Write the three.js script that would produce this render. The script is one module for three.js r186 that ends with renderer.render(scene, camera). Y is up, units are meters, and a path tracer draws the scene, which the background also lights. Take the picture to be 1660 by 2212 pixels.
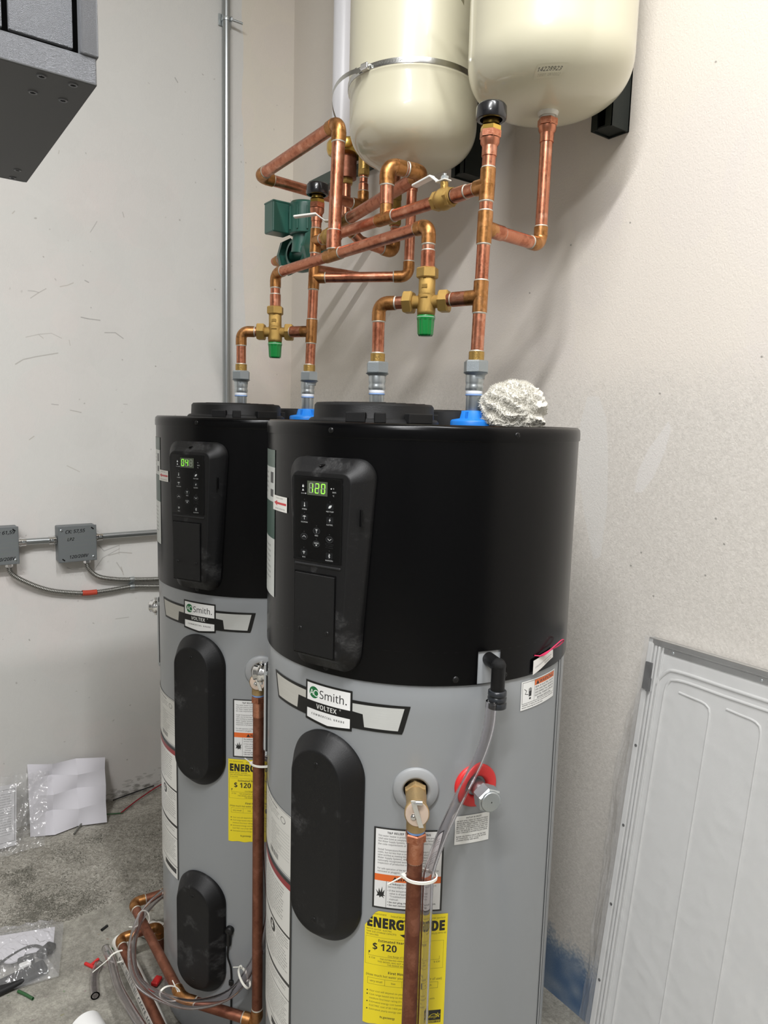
import * as THREE from 'three';
import { RectAreaLightUniformsLib } from 'three/addons/lights/RectAreaLightUniformsLib.js';
import { RoundedBoxGeometry } from 'three/addons/geometries/RoundedBoxGeometry.js';
import { mergeGeometries, mergeVertices } from 'three/addons/utils/BufferGeometryUtils.js';
import { ImprovedNoise } from 'three/addons/math/ImprovedNoise.js';

// ------------------------------------------------------------------ camera, light, exposure
const scene = new THREE.Scene();
scene.background = new THREE.Color(0x000000);
const camera = new THREE.PerspectiveCamera(2 * Math.atan(1106 / 1540) * 180 / Math.PI, 1660 / 2212, 0.05, 30);
camera.rotation.order = 'YXZ';
camera.position.set(2.684, 1.557, 1.45);
camera.rotation.set(-7.42 * Math.PI / 180, 54 * Math.PI / 180, 1.575 * Math.PI / 180);
const renderer = new THREE.WebGLRenderer({ antialias: true });
renderer.toneMapping = THREE.LinearToneMapping;
renderer.toneMappingExposure = 0.87;
renderer.shadowMap.enabled = true;
RectAreaLightUniformsLib.init();
const LAMPS = [ // ceiling strip lights, the last an added fill: centre, length, along which axis, radiance
  { p: [2.8, 3.72, 1.0], len: 1.25, axis: 'x', L: 170 },
  { p: [2.9, 3.78, 2.35], len: 1.25, axis: 'z', L: 300 },
  { p: [4.2, 3.78, 3.7], len: 1.25, axis: 'z', L: 220 },  // unseen extra lamp, added for low frontal fill and more ambient light
];

// ------------------------------------------------------------------ helpers
const V = (x, y, z) => new THREE.Vector3(x, y, z);
const rad = (d) => d * Math.PI / 180;
function rng(seed) { let a = seed >>> 0; return () => { a = (a + 0x6D2B79F5) >>> 0; let t = Math.imul(a ^ (a >>> 15), 1 | a); t = (t + Math.imul(t ^ (t >>> 7), 61 | t)) ^ t; return ((t ^ (t >>> 14)) >>> 0) / 4294967296; }; }
const N3 = new ImprovedNoise();
const fbm = (x, y, z = 0, o = 4) => { let s = 0, a = 0.5, f = 1; for (let i = 0; i < o; i++) { s += a * N3.noise(x * f, y * f, z * f + i * 7.3); a *= 0.5; f *= 2.03; } return s; };
const used = {};
function numbered(n) { used[n] = (used[n] ?? -1) + 1; return used[n] ? n + '_' + String(used[n]).padStart(3, '0') : n; }
function shade(o) { o.castShadow = true; o.receiveShadow = true; return o; }
function thing(name, label, category, pos = [0, 0, 0], ry = 0, group) {
  const g = new THREE.Group(); g.name = numbered(name); g.position.set(...pos); g.rotation.y = ry; g.userData = { label, category };
  if (group) g.userData.group = group; scene.add(g); return g;
}
function part(name, geo, mat, parent, label) { const m = shade(new THREE.Mesh(geo, mat)); m.name = name; if (label) m.userData.label = label; parent.add(m); return m; }
function single(name, geo, mat, label, category, group) { const m = shade(new THREE.Mesh(geo, mat)); m.name = numbered(name); m.userData = { label, category }; if (group) m.userData.group = group; scene.add(m); return m; }
function struct(name, geo, mat, label, category) { const m = shade(new THREE.Mesh(geo, mat)); m.name = name; m.userData = { kind: 'structure', label, category }; scene.add(m); return m; }
const merge = (list) => mergeGeometries(list.map((g) => { const q = g.index ? g.toNonIndexed() : g; for (const k of Object.keys(q.attributes)) if (!['position', 'normal', 'uv'].includes(k)) q.deleteAttribute(k); return q; }));
const flat = (g) => { const q = g.index ? g.toNonIndexed() : g; q.computeVertexNormals(); return q; };
function orient(g, p, d) { // geometry along +y moved to p, +y turned to d
  const q = new THREE.Quaternion().setFromUnitVectors(V(0, 1, 0), d.clone().normalize());
  g.applyQuaternion(q); g.translate(p.x, p.y, p.z); return g;
}
function uvScale(g, su, sv, ou = 0, ov = 0) { const u = g.attributes.uv; for (let i = 0; i < u.count; i++) u.setXY(i, u.getX(i) * su + ou, u.getY(i) * sv + ov); return g; }
let tubeSeed = 0;
function cyl(a, b, r, seg = 20, r2 = r, open = false) {
  const d = b.clone().sub(a), L = d.length(), g = new THREE.CylinderGeometry(r2, r, L, seg, 1, open);
  tubeSeed += 0.377; uvScale(g, 2 * Math.PI * r, L, tubeSeed, tubeSeed * 1.7);
  g.translate(0, L / 2, 0); return orient(g, a, d);
}
function hexAt(p, d, r, h, ch = 0.12) { // chamfered hexagon prism centred on p
  const pts = [V(0, 0, 0)]; const prof = [[0.001, -h / 2], [r * (1 - ch), -h / 2], [r, -h / 2 + h * ch], [r, h / 2 - h * ch], [r * (1 - ch), h / 2], [0.001, h / 2]];
  const g = flat(new THREE.LatheGeometry(prof.map((q) => new THREE.Vector2(q[0], q[1])), 6)); return orient(g, p, d);
}
function lathe(prof, seg = 32) { return new THREE.LatheGeometry(prof.map((q) => new THREE.Vector2(q[0], q[1])), seg); }
function latheAt(prof, p, d, seg = 28) { return orient(lathe(prof, seg), p, d); }
function sweep(pts, r, seg = 40, rs = 12, closed = false) { const c = new THREE.CatmullRomCurve3(pts, closed, 'centripetal'); const g = new THREE.TubeGeometry(c, seg, r, rs, closed); uvScale(g, c.getLength(), 2 * Math.PI * r); return g; }
function rbox(w, h, d, r = 0.003, s = 2) { return new RoundedBoxGeometry(w, h, d, s, Math.min(r, w / 2.01, h / 2.01, d / 2.01)); }
function loft(rings, capEnd = true, capStart = false) { // rings: arrays of Vector3 of equal length (closed)
  const n = rings[0].length, pos = [], idx = [], uv = [];
  rings.forEach((r, k) => r.forEach((p, i) => { pos.push(p.x, p.y, p.z); uv.push(i / n, k / rings.length); }));
  for (let k = 0; k + 1 < rings.length; k++) for (let i = 0; i < n; i++) { const a = k * n + i, b = k * n + (i + 1) % n; idx.push(a, b, a + n, b, b + n, a + n); }
  const cap = (k, f) => { const c = V(0, 0, 0); rings[k].forEach((p) => c.add(p)); c.divideScalar(n); const ci = pos.length / 3; pos.push(c.x, c.y, c.z); uv.push(0.5, 0.5); for (let i = 0; i < n; i++) { const a = k * n + i, b = k * n + (i + 1) % n; f ? idx.push(a, b, ci) : idx.push(b, a, ci); } };
  if (capEnd) cap(rings.length - 1, true); if (capStart) cap(0, false);
  const g = new THREE.BufferGeometry(); g.setAttribute('position', new THREE.Float32BufferAttribute(pos, 3)); g.setAttribute('uv', new THREE.Float32BufferAttribute(uv, 2)); g.setIndex(idx); g.computeVertexNormals(); return g;
}
function gridGeo(nu, nv, f) { // f(u,v) -> Vector3
  const pos = [], uv = [], idx = [];
  for (let j = 0; j <= nv; j++) for (let i = 0; i <= nu; i++) { const p = f(i / nu, j / nv); pos.push(p.x, p.y, p.z); uv.push(i / nu, j / nv); }
  for (let j = 0; j < nv; j++) for (let i = 0; i < nu; i++) { const a = j * (nu + 1) + i; idx.push(a, a + 1, a + nu + 1, a + 1, a + nu + 2, a + nu + 1); }
  const g = new THREE.BufferGeometry(); g.setAttribute('position', new THREE.Float32BufferAttribute(pos, 3)); g.setAttribute('uv', new THREE.Float32BufferAttribute(uv, 2)); g.setIndex(idx); g.computeVertexNormals(); return g;
}
// curved sheet on a cylinder of radius R; phi from +z towards +x in degrees; top/bot may be functions of phi
function patch(R, p0, p1, y0, y1, n = 16, breaks = []) {
  const b0 = typeof y0 === 'function' ? y0 : () => y0, b1 = typeof y1 === 'function' ? y1 : () => y1;
  const ys = []; const ph = []; for (let i = 0; i <= n; i++) ph.push(p0 + (p1 - p0) * i / n); for (const b of breaks) ph.push(b - 0.01, b + 0.01); ph.sort((a, b) => a - b);
  let lo = 1e9, hi = -1e9; ph.forEach((f) => { lo = Math.min(lo, b0(f)); hi = Math.max(hi, b1(f)); });
  const pos = [], uv = [], idx = [], nor = [];
  ph.forEach((f, i) => { const s = Math.sin(rad(f)), c = Math.cos(rad(f)); for (const y of [b0(f), b1(f)]) { pos.push(R * s, y, R * c); nor.push(s, 0, c); uv.push((f - p0) / (p1 - p0), (y - lo) / (hi - lo)); } if (i) { const a = (i - 1) * 2; idx.push(a, a + 2, a + 1, a + 2, a + 3, a + 1); } });
  const g = new THREE.BufferGeometry(); g.setAttribute('position', new THREE.Float32BufferAttribute(pos, 3)); g.setAttribute('normal', new THREE.Float32BufferAttribute(nor, 3)); g.setAttribute('uv', new THREE.Float32BufferAttribute(uv, 2)); g.setIndex(idx); return g;
}

// ------------------------------------------------------------------ textures
function canvasTex(w, h, draw, srgb = true, wrap = THREE.ClampToEdgeWrapping) {
  const c = document.createElement('canvas'); c.width = w; c.height = h; const x = c.getContext('2d'); draw(x, w, h);
  const t = new THREE.CanvasTexture(c); if (srgb) t.colorSpace = THREE.SRGBColorSpace; t.wrapS = t.wrapT = wrap; t.magFilter = THREE.LinearFilter; return t;
}
function dataTex(w, h, f, srgb = true, wrap = THREE.RepeatWrapping) {
  const d = new Uint8Array(w * h * 4); const o = [0, 0, 0];
  for (let j = 0; j < h; j++) for (let i = 0; i < w; i++) { f(i, j, o); const k = (j * w + i) * 4; d[k] = Math.max(0, Math.min(255, o[0])); d[k + 1] = Math.max(0, Math.min(255, o[1])); d[k + 2] = Math.max(0, Math.min(255, o[2])); d[k + 3] = 255; }
  const t = new THREE.DataTexture(d, w, h); t.magFilter = THREE.LinearFilter; t.minFilter = THREE.LinearFilter; if (srgb) t.colorSpace = THREE.SRGBColorSpace; t.wrapS = t.wrapT = wrap; t.needsUpdate = true; return t;
}
const ss = (a, b, x) => { const t = Math.max(0, Math.min(1, (x - a) / (b - a))); return t * t * (3 - 2 * t); };
const rgb = (r, g, b) => `rgb(${r | 0},${g | 0},${b | 0})`;
// small tileable value noise
function tileNoise(n, cells, seed) {
  const r = rng(seed), L = new Float32Array(cells * cells).map(() => r()); const out = new Float32Array(n * n);
  for (let j = 0; j < n; j++) for (let i = 0; i < n; i++) {
    const x = i / n * cells, y = j / n * cells, xi = Math.floor(x), yi = Math.floor(y), fx = ss(0, 1, x - xi), fy = ss(0, 1, y - yi), a = (u, v) => L[((v + cells) % cells) * cells + (u + cells) % cells];
    out[j * n + i] = (a(xi, yi) * (1 - fx) + a(xi + 1, yi) * fx) * (1 - fy) + (a(xi, yi + 1) * (1 - fx) + a(xi + 1, yi + 1) * fx) * fy;
  } return out;
}
const n8 = tileNoise(512, 8, 1), n24 = tileNoise(512, 24, 2), n64 = tileNoise(512, 64, 3), n160 = tileNoise(512, 160, 4), n256 = tileNoise(512, 256, 5);
const grainTex = dataTex(512, 512, (i, j, o) => { const k = j * 512 + i; const v = 128 + 90 * (n160[k] - 0.5) + 80 * (n256[k] - 0.5) + 40 * (n64[k] - 0.5); o[0] = o[1] = o[2] = v; }, false);
const pebbleTex = dataTex(512, 512, (i, j, o) => { const k = j * 512 + i; const v = 128 + 170 * (n64[k] - 0.5) + 120 * (n160[k] - 0.5); o[0] = o[1] = o[2] = v; }, false);
const rep = (t, u, v = u) => { const c = t.clone(); c.repeat.set(u, v); c.needsUpdate = true; return c; };
// copper: blotchy oxide and flux stains, uv in metres (one tile = 0.18 m)
function metalTex(base, dark, light, seed, amt) {
  const a = tileNoise(512, 7, seed), b = tileNoise(512, 22, seed + 1), c = tileNoise(512, 90, seed + 2);
  return dataTex(512, 512, (i, j, o) => { const k = j * 512 + i, m = a[k] * 0.5 + b[k] * 0.35 + c[k] * 0.15; const d = ss(0.55, 0.75, m) * amt, l = ss(0.45, 0.25, m) * amt; for (let q = 0; q < 3; q++) o[q] = base[q] * (1 - d - l) + dark[q] * d + light[q] * l; });
}
const copperTex = rep(metalTex([194, 128, 100], [164, 100, 76], [214, 156, 130], 11, 0.85), 5.5);
const fitTex = rep(metalTex([174, 124, 76], [142, 98, 56], [196, 144, 98], 21, 0.85), 6);
const oldTex = rep(metalTex([138, 90, 70], [116, 70, 54], [160, 108, 88], 31, 0.8), 5);
const roughTex = rep(dataTex(512, 512, (i, j, o) => { const k = j * 512 + i; o[0] = o[1] = o[2] = 120 + 60 * n24[k] + 50 * n64[k]; }, false), 5.5);

const dustTex = dataTex(512, 512, (i, j, o) => { const k = j * 512 + i; const m = ss(0.6, 0.78, n8[k] * 0.55 + n24[k] * 0.3 + n64[k] * 0.15) * (0.35 + 0.65 * n160[k]), sp = n256[k] > 0.985 ? 30 : 0; o[0] = 15 + 40 * m + sp; o[1] = 15 + 40 * m + sp; o[2] = 16 + 39 * m + sp; });
// ------------------------------------------------------------------ materials
const std = (p) => new THREE.MeshStandardMaterial(p), phy = (p) => new THREE.MeshPhysicalMaterial(p);
const M = {
  copper: std({ map: copperTex, metalness: 1, roughness: 0.52, roughnessMap: roughTex }),
  fitting: std({ map: fitTex, metalness: 1, roughness: 0.6, roughnessMap: roughTex }),
  oldCopper: std({ map: oldTex, metalness: 0.85, roughness: 0.5 }),
  solder: std({ color: 0xc6c0b2, metalness: 0.6, roughness: 0.5 }),
  brass: std({ color: 0xb39355, metalness: 0.9, roughness: 0.42, bumpMap: rep(grainTex, 3), bumpScale: 0.0006 }),
  brassPale: std({ color: 0xbfa375, metalness: 0.85, roughness: 0.45, bumpMap: rep(grainTex, 3), bumpScale: 0.0004 }),
  brassBright: std({ color: 0xd8b45c, metalness: 1, roughness: 0.25 }),
  zinc: std({ color: 0xb9bfc1, metalness: 0.9, roughness: 0.34 }),
  zincDull: std({ color: 0xa3aaad, metalness: 0.85, roughness: 0.45, bumpMap: rep(grainTex, 2), bumpScale: 0.0004 }),
  chrome: std({ color: 0xe6e6e6, metalness: 1, roughness: 0.12 }),
  steel: std({ color: 0xcfcfcc, metalness: 1, roughness: 0.25 }),
  emt: std({ color: 0xa9adae, metalness: 0.9, roughness: 0.33 }),
  boxSteel: std({ color: 0x84898b, metalness: 0.7, roughness: 0.5, bumpMap: rep(grainTex, 2), bumpScale: 0.0003 }),
  tank: phy({ color: 0xd2cdb4, roughness: 0.34, clearcoat: 0.8, clearcoatRoughness: 0.06 }),
  shell: phy({ color: 0x8d9092, roughness: 0.36, metalness: 0.15, clearcoat: 0.25, clearcoatRoughness: 0.15 }),
  black: phy({ color: 0x040405, roughness: 0.24, specularIntensity: 0.42 }),
  blackPlastic: phy({ color: 0x080809, roughness: 0.48, specularIntensity: 0.7, bumpMap: rep(grainTex, 4), bumpScale: 0.0003 }),
  dusty: phy({ map: dustTex, roughness: 0.5, specularIntensity: 0.7, bumpMap: rep(grainTex, 4), bumpScale: 0.0002 }),
  blackMatte: std({ color: 0x141415, roughness: 0.62 }),
  gloss: phy({ color: 0x050506, roughness: 0.12 }),
  screw: std({ color: 0x2b2b2b, metalness: 0.7, roughness: 0.35 }),
  strut: std({ color: 0x1b2321, metalness: 0.3, roughness: 0.5 }),
  strutGreen: std({ color: 0x55605a, metalness: 0.4, roughness: 0.55 }),
  rackPaint: std({ color: 0x8c8e92, metalness: 0.6, roughness: 0.4, bumpMap: rep(pebbleTex, 3), bumpScale: 0.0012 }),
  rackDark: std({ color: 0x555657, metalness: 0.3, roughness: 0.6, map: null }),
  green: phy({ color: 0x245549, roughness: 0.42, clearcoat: 0.4, clearcoatRoughness: 0.3 }),
  greenCap: phy({ color: 0x0a7a35, roughness: 0.25, clearcoat: 0.5 }),
  blueCap: std({ color: 0x1e78d0, roughness: 0.4 }),
  red: std({ color: 0xc92a2a, roughness: 0.45 }),
  white: std({ color: 0xe8e8e6, roughness: 0.4 }),
  whitePipe: std({ color: 0xe4e4e8, roughness: 0.35 }),
  pvc: std({ color: 0xd9d7cf, roughness: 0.4 }),
  tie: std({ color: 0xe6e4da, roughness: 0.5 }),
  lever: std({ color: 0xdcdcd6, roughness: 0.35 }),
  ringGrey: std({ color: 0x8f9192, roughness: 0.45 }),
  clear: phy({ color: 0xf2f2f4, transmission: 1, thickness: 0, roughness: 0.12, ior: 1.42, side: THREE.DoubleSide }),
  hose: phy({ color: 0xf6f4f6, transmission: 1, thickness: 0.002, roughness: 0.04, ior: 1.38, attenuationColor: 0xcfc8cc, attenuationDistance: 0.03 }),
  film: phy({ color: 0xf8f8f8, transmission: 0.88, thickness: 0, roughness: 0.08, ior: 1.5, side: THREE.DoubleSide }),
  paper: std({ color: 0xdcdae0, roughness: 0.85, side: THREE.DoubleSide }),
  tape: std({ color: 0xdfe3ea, roughness: 0.7 }),
  tapeBlue: std({ color: 0x7f9fd0, roughness: 0.7 }),
  cord: std({ color: 0x0b0b0b, roughness: 0.5 }),
  pink: std({ color: 0xc02a55, roughness: 0.5 }),
  plate: std({ color: 0xc6c9cb, metalness: 0.6, roughness: 0.35 }),
  doorWhite: phy({ color: 0xd3d3d1, roughness: 0.38, clearcoat: 0.2 }),
};

// ------------------------------------------------------------------ room
const RX = 5.2, RZ = 5.0, RH = 4.1;
const LS = [[[0.989, 1.948], [0.970, 1.949], [0.956, 1.946]], [[0.982, 1.925], [0.960, 1.943], [0.933, 1.962]], [[0.889, 1.974], [0.866, 1.981], [0.846, 1.992]], [[0.824, 1.879], [0.798, 1.876], [0.761, 1.875]],
  [[1.001, 1.796], [0.960, 1.809], [0.921, 1.816], [0.889, 1.802]], [[0.960, 1.807], [0.947, 1.797]], [[0.746, 1.834], [0.709, 1.837], [0.682, 1.819]], [[1.035, 1.705], [1.011, 1.722], [0.972, 1.734], [0.903, 1.751]],
  [[0.865, 1.799], [0.862, 1.780]], [[0.928, 1.577], [0.906, 1.575]], [[0.868, 1.558], [0.832, 1.551]], [[1.001, 1.455], [0.987, 1.466]], [[0.786, 2.169], [0.769, 2.198], [0.763, 2.209]], [[0.676, 2.256], [0.671, 2.239]],
  [[1.027, 2.187], [1.020, 2.196]], [[0.808, 2.005], [0.796, 2.000]], [[0.686, 1.585], [0.672, 1.585]], [[0.884, 1.364], [0.843, 1.342]], [[0.785, 1.072], [0.766, 1.049], [0.711, 1.066]], [[0.750, 1.031], [0.708, 1.039], [0.666, 1.032]],
  [[0.711, 1.066], [0.713, 1.031]], [[0.800, 0.984], [0.771, 1.024], [0.711, 1.053]], [[0.722, 1.002], [0.701, 0.965]], [[0.706, 0.983], [0.698, 0.952]], [[0.894, 1.000], [0.879, 0.992], [0.855, 0.991]], [[0.730, 0.787], [0.682, 0.787]],
  [[0.908, 2.740], [0.903, 2.732]], [[0.482, 2.753], [0.472, 2.740]], [[0.579, 2.710], [0.574, 2.707]], [[0.879, 2.415], [0.881, 2.404]]];
const wallLeftTex = canvasTex(1024, 2048, (x, w, h) => {
  const k = w / 1.55, P = (z, y) => [z * k, h - y * k]; const r = rng(7);
  x.fillStyle = rgb(214, 213, 209); x.fillRect(0, 0, w, h);
  // the strip next to the corner is filled a warmer beige, with a wavering edge
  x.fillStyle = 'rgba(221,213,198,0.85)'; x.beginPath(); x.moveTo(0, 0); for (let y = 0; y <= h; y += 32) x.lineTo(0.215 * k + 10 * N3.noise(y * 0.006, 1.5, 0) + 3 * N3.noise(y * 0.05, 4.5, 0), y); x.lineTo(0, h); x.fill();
  for (let i = 0; i < 260; i++) { const a = r() * w, b = r() * h, s = 20 + r() * 90; x.fillStyle = r() < 0.5 ? 'rgba(225,222,212,0.05)' : 'rgba(190,190,188,0.05)'; x.beginPath(); x.ellipse(a, b, s, s * (0.5 + r()), r() * 3, 0, 7); x.fill(); }
  x.lineCap = 'round';
  LS.forEach((l, i) => { x.strokeStyle = `rgba(${110 + 20 * (i % 3)},${108 + 18 * (i % 3)},${104 + 14 * (i % 3)},0.42)`; x.lineWidth = 1.1 + (i % 4) * 0.35; x.beginPath(); l.forEach((q, j) => { const p = P(...q); j ? x.lineTo(...p) : x.moveTo(...p); }); x.stroke(); });
  for (let i = 0; i < 150; i++) { const p = P(r() * 1.3, 0.2 + r() * 2.6); x.fillStyle = `rgba(120,116,110,${0.1 + 0.35 * r()})`; x.beginPath(); x.ellipse(p[0], p[1], 0.8 + r() * 2.4, 0.8 + r() * 1.2, r() * 3, 0, 7); x.fill(); }
  // dark smears and grime spots on the skirting zone
  for (let i = 0; i < 260; i++) { const p = P(0.3 + r() * 0.5, 0.07 + r() * r() * 0.1); x.fillStyle = `rgba(70,66,58,${0.06 + 0.2 * r()})`; x.beginPath(); x.ellipse(p[0], p[1], 2 + r() * 9, 1 + r() * 3, -0.3 + r() * 0.5, 0, 7); x.fill(); }
}, true, THREE.MirroredRepeatWrapping);
const wallRightTex = canvasTex(1536, 2048, (x, w, h) => {
  const k = w / 2.325, P = (a, y) => [a * k, h - y * k]; const r = rng(9);
  x.fillStyle = rgb(221, 214, 204); x.fillRect(0, 0, w, h);
  for (let i = 0; i < 200; i++) { const a = r() * w, b = r() * h, s = 30 + r() * 110; x.fillStyle = r() < 0.5 ? 'rgba(228,216,200,0.06)' : 'rgba(212,210,200,0.06)'; x.beginPath(); x.ellipse(a, b, s, s * (0.5 + r()), r() * 3, 0, 7); x.fill(); }
  // unpainted lower field with a ragged, grainy edge
  const img = x.getImageData(0, 0, w, h), d = img.data;
  for (let j = 0; j < h; j++) { const y = (h - j) / k; if (y > 1.85) continue; for (let i = 0; i < w; i++) {
    const a = i / k, edge = 1.66 + 0.03 * fbm(a * 3, 2.2, 0, 3) + 0.02 * N3.noise(a * 40, y * 40, 3), q = (j & 511) * 512 + (i & 511), g = n256[q] * 0.5 + n160[q] * 0.5;
    const m = ss(edge + 0.1, edge - 0.1, y + 0.03 * (g - 0.5)); if (m <= 0) continue; const o = (j * w + i) * 4, s = (g - 0.5) * 22;
    d[o] = d[o] * (1 - m) + (209 + s) * m; d[o + 1] = d[o + 1] * (1 - m) + (204 + s) * m; d[o + 2] = d[o + 2] * (1 - m) + (196 + s) * m;
    // blue overspray along the foot of the wall, speckled edge
    const be = 0.165 + 0.03 * fbm(a * 5, 7.7, 0, 3), b = ss(be + 0.045, be - 0.045, y + 0.03 * (n160[q] - 0.5) + 0.05 * (n24[q] - 0.5)) * (0.74 + 0.45 * (n24[q] - 0.5));
    if (b > 0) { d[o] = d[o] * (1 - b) + 74 * b; d[o + 1] = d[o + 1] * (1 - b) + 104 * b; d[o + 2] = d[o + 2] * (1 - b) + 142 * b; }
  } }
  x.putImageData(img, 0, 0);
  const poly = (pts, c) => { x.fillStyle = c; x.beginPath(); pts.forEach((q, i) => { const p = P(...q); i ? x.lineTo(...p) : x.moveTo(...p); }); x.closePath(); x.fill(); };
  poly([[1.531, 1.626], [1.564, 1.626], [1.590, 1.576], [1.603, 1.482], [1.610, 1.368], [1.601, 1.236], [1.580, 1.223], [1.542, 1.337], [1.515, 1.453], [1.513, 1.557]], 'rgba(214,211,206,0.75)');
  poly([[1.757, 1.570], [1.765, 1.554], [1.753, 1.499], [1.730, 1.442], [1.703, 1.405], [1.683, 1.403], [1.689, 1.456], [1.714, 1.510], [1.740, 1.545]], 'rgba(216,213,208,0.85)');
  for (const [a, y] of [[1.713, 1.265], [1.753, 1.170], [1.908, 1.316], [1.873, 1.242], [1.730, 1.631], [1.688, 1.229], [1.885, 1.367], [1.32, 1.9], [1.95, 1.70], [1.45, 2.0], [1.62, 2.02], [1.8, 2.3]]) { const p = P(a, y); x.fillStyle = 'rgba(90,88,84,0.6)'; x.beginPath(); x.ellipse(p[0], p[1], 1.6, 1.2, 0.4, 0, 7); x.fill(); }
}, true, THREE.MirroredRepeatWrapping);
const floorTex = canvasTex(1024, 1024, (x, w, h) => {
  const img = x.createImageData(w, h), d = img.data;
  for (let j = 0; j < h; j++) for (let i = 0; i < w; i++) { const q = (j & 511) * 512 + (i & 511), q2 = ((j >> 1) & 511) * 512 + ((i >> 1) & 511); const v = 26 * (n8[q2] - 0.5) + 30 * (n24[q2] - 0.5) + 22 * (n64[q] - 0.5) + 24 * (n256[q] - 0.5); const o = (j * w + i) * 4; d[o] = 150 + v; d[o + 1] = 147 + v; d[o + 2] = 137 + v * 0.95; d[o + 3] = 255; }
  x.putImageData(img, 0, 0); const r = rng(3);
  for (let i = 0; i < 700; i++) { x.fillStyle = `rgba(${60 + 60 * r()},${58 + 55 * r()},${48 + 50 * r()},${0.15 + 0.4 * r()})`; x.beginPath(); x.ellipse(r() * w, r() * h, 0.7 + r() * r() * 5, 0.6 + r() * 2, r() * 3, 0, 7); x.fill(); }
}, true, THREE.RepeatWrapping);
const apronTex = canvasTex(1024, 1024, (x, w, h) => {
  const img = x.createImageData(w, h), d = img.data;
  for (let j = 0; j < h; j++) for (let i = 0; i < w; i++) { const q = (j & 511) * 512 + (i & 511), q2 = ((j >> 1) & 511) * 512 + ((i >> 1) & 511); const t = j / h; // t: 0 at the wall, 1 at the floor
    const v = 30 * (n24[q2] - 0.5) + 34 * (n64[q] - 0.5) + 34 * (n256[q] - 0.5); const dirt = ss(0.48, 0.76, n8[q2] * 0.35 + n24[q2] * 0.3 + n160[q] * 0.35) * ss(0.24, 0.34, t + 0.12 * (n24[q] - 0.5));
    const rough = ss(0.25, 0.3, t + 0.05 * (n24[q] - 0.5)), b = 172 - 12 * rough; const o = (j * w + i) * 4; d[o] = (b + v) * (1 - 0.38 * dirt); d[o + 1] = (b - 4 + v) * (1 - 0.38 * dirt); d[o + 2] = (b - 14 + v) * (1 - 0.4 * dirt); d[o + 3] = 255; }
  x.putImageData(img, 0, 0); const r = rng(33);
  for (let i = 0; i < 1500; i++) { x.fillStyle = `rgba(48,44,38,${0.15 + 0.4 * r()})`; x.beginPath(); x.ellipse(r() * w, h * (0.3 + 0.7 * r()), 0.8 + r() * r() * 7, 0.6 + r() * 3, r() * 3, 0, 7); x.fill(); }
}, true, THREE.MirroredRepeatWrapping);
function planarUV(g, f) { const p = g.attributes.position, u = g.attributes.uv; for (let i = 0; i < p.count; i++) { const q = f(p.getX(i), p.getY(i), p.getZ(i)); u.setXY(i, q[0], q[1]); } return g; }
function slab(x0, x1, y0, y1, z0, z1) { const g = new THREE.BoxGeometry(x1 - x0, y1 - y0, z1 - z0); g.translate((x0 + x1) / 2, (y0 + y1) / 2, (z0 + z1) / 2); return g; }
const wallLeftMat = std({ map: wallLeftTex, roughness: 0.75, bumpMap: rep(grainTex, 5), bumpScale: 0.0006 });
const wallRightMat = std({ map: wallRightTex, roughness: 0.78, bumpMap: rep(grainTex, 7), bumpScale: 0.0006 });
const plainWall = std({ color: 0x7d7d7c, roughness: 0.8 });
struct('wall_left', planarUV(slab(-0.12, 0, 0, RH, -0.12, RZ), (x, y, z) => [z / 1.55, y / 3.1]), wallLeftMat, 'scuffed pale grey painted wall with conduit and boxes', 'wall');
struct('wall_right', planarUV(slab(0, RX, 0, RH, -0.12, 0), (x, y, z) => [x / 2.325, y / 3.1]), wallRightMat, 'beige wall behind the water heaters, bare and grainy below', 'wall');
struct('wall_front', slab(RX, RX + 0.12, 0, RH, -0.12, RZ), plainWall, 'plain pale wall behind the camera', 'wall');
struct('wall_back', slab(-0.12, RX + 0.12, 0, RH, RZ, RZ + 0.12), plainWall, 'plain pale wall left of the camera', 'wall');
struct('ceiling', slab(-0.12, RX + 0.12, RH, RH + 0.12, -0.12, RZ + 0.12), std({ color: 0xdcdad4, roughness: 0.9 }), 'plain white ceiling above the room', 'ceiling');
struct('floor', planarUV(slab(-0.12, RX + 0.12, -0.12, 0, -0.12, RZ + 0.12), (x, y, z) => [x / 1.3, z / 1.3]), std({ map: floorTex, roughness: 0.85, bumpMap: rep(grainTex, 2), bumpScale: 0.002 }), 'dusty grey concrete floor slab', 'floor');
{ // rough concrete apron along the foot of the left wall
  const prof = [[0, 0.07], [0.13, 0.064], [0.19, 0.056], [0.3, 0.036], [0.42, 0.018], [0.5, 0.004], [0.53, -0.01]];
  const H = (t) => { const x = t * 0.53; for (let i = 0; i + 1 < prof.length; i++) if (x <= prof[i + 1][0]) { const q = (x - prof[i][0]) / (prof[i + 1][0] - prof[i][0]); return prof[i][1] + (prof[i + 1][1] - prof[i][1]) * q; } return -0.01; };
  const g = gridGeo(120, 300, (u, v) => { const x = u * 0.53, z = v * 2.2; const rough = ss(0.13, 0.2, x) * ss(0.53, 0.48, x); return V(x - 0.002 + 0.012 * fbm(z * 5, u * 4, 1) * ss(0.4, 0.52, x), H(u) + rough * (0.012 * fbm(x * 14, z * 14, 3, 5) + 0.006 * N3.noise(x * 90, z * 90, 2)), z); });
  const u = g.attributes.uv; for (let i = 0; i < u.count; i++) { const a = u.getX(i), b = u.getY(i); u.setXY(i, b * 3.2, 1 - a); } g.index.array.reverse(); g.computeVertexNormals();
  struct('trim_1', g, std({ map: apronTex, roughness: 0.92, bumpMap: rep(pebbleTex, 2), bumpScale: 0.003 }), 'rough sloping concrete apron at the foot of the left wall', 'concrete apron');
}
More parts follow.
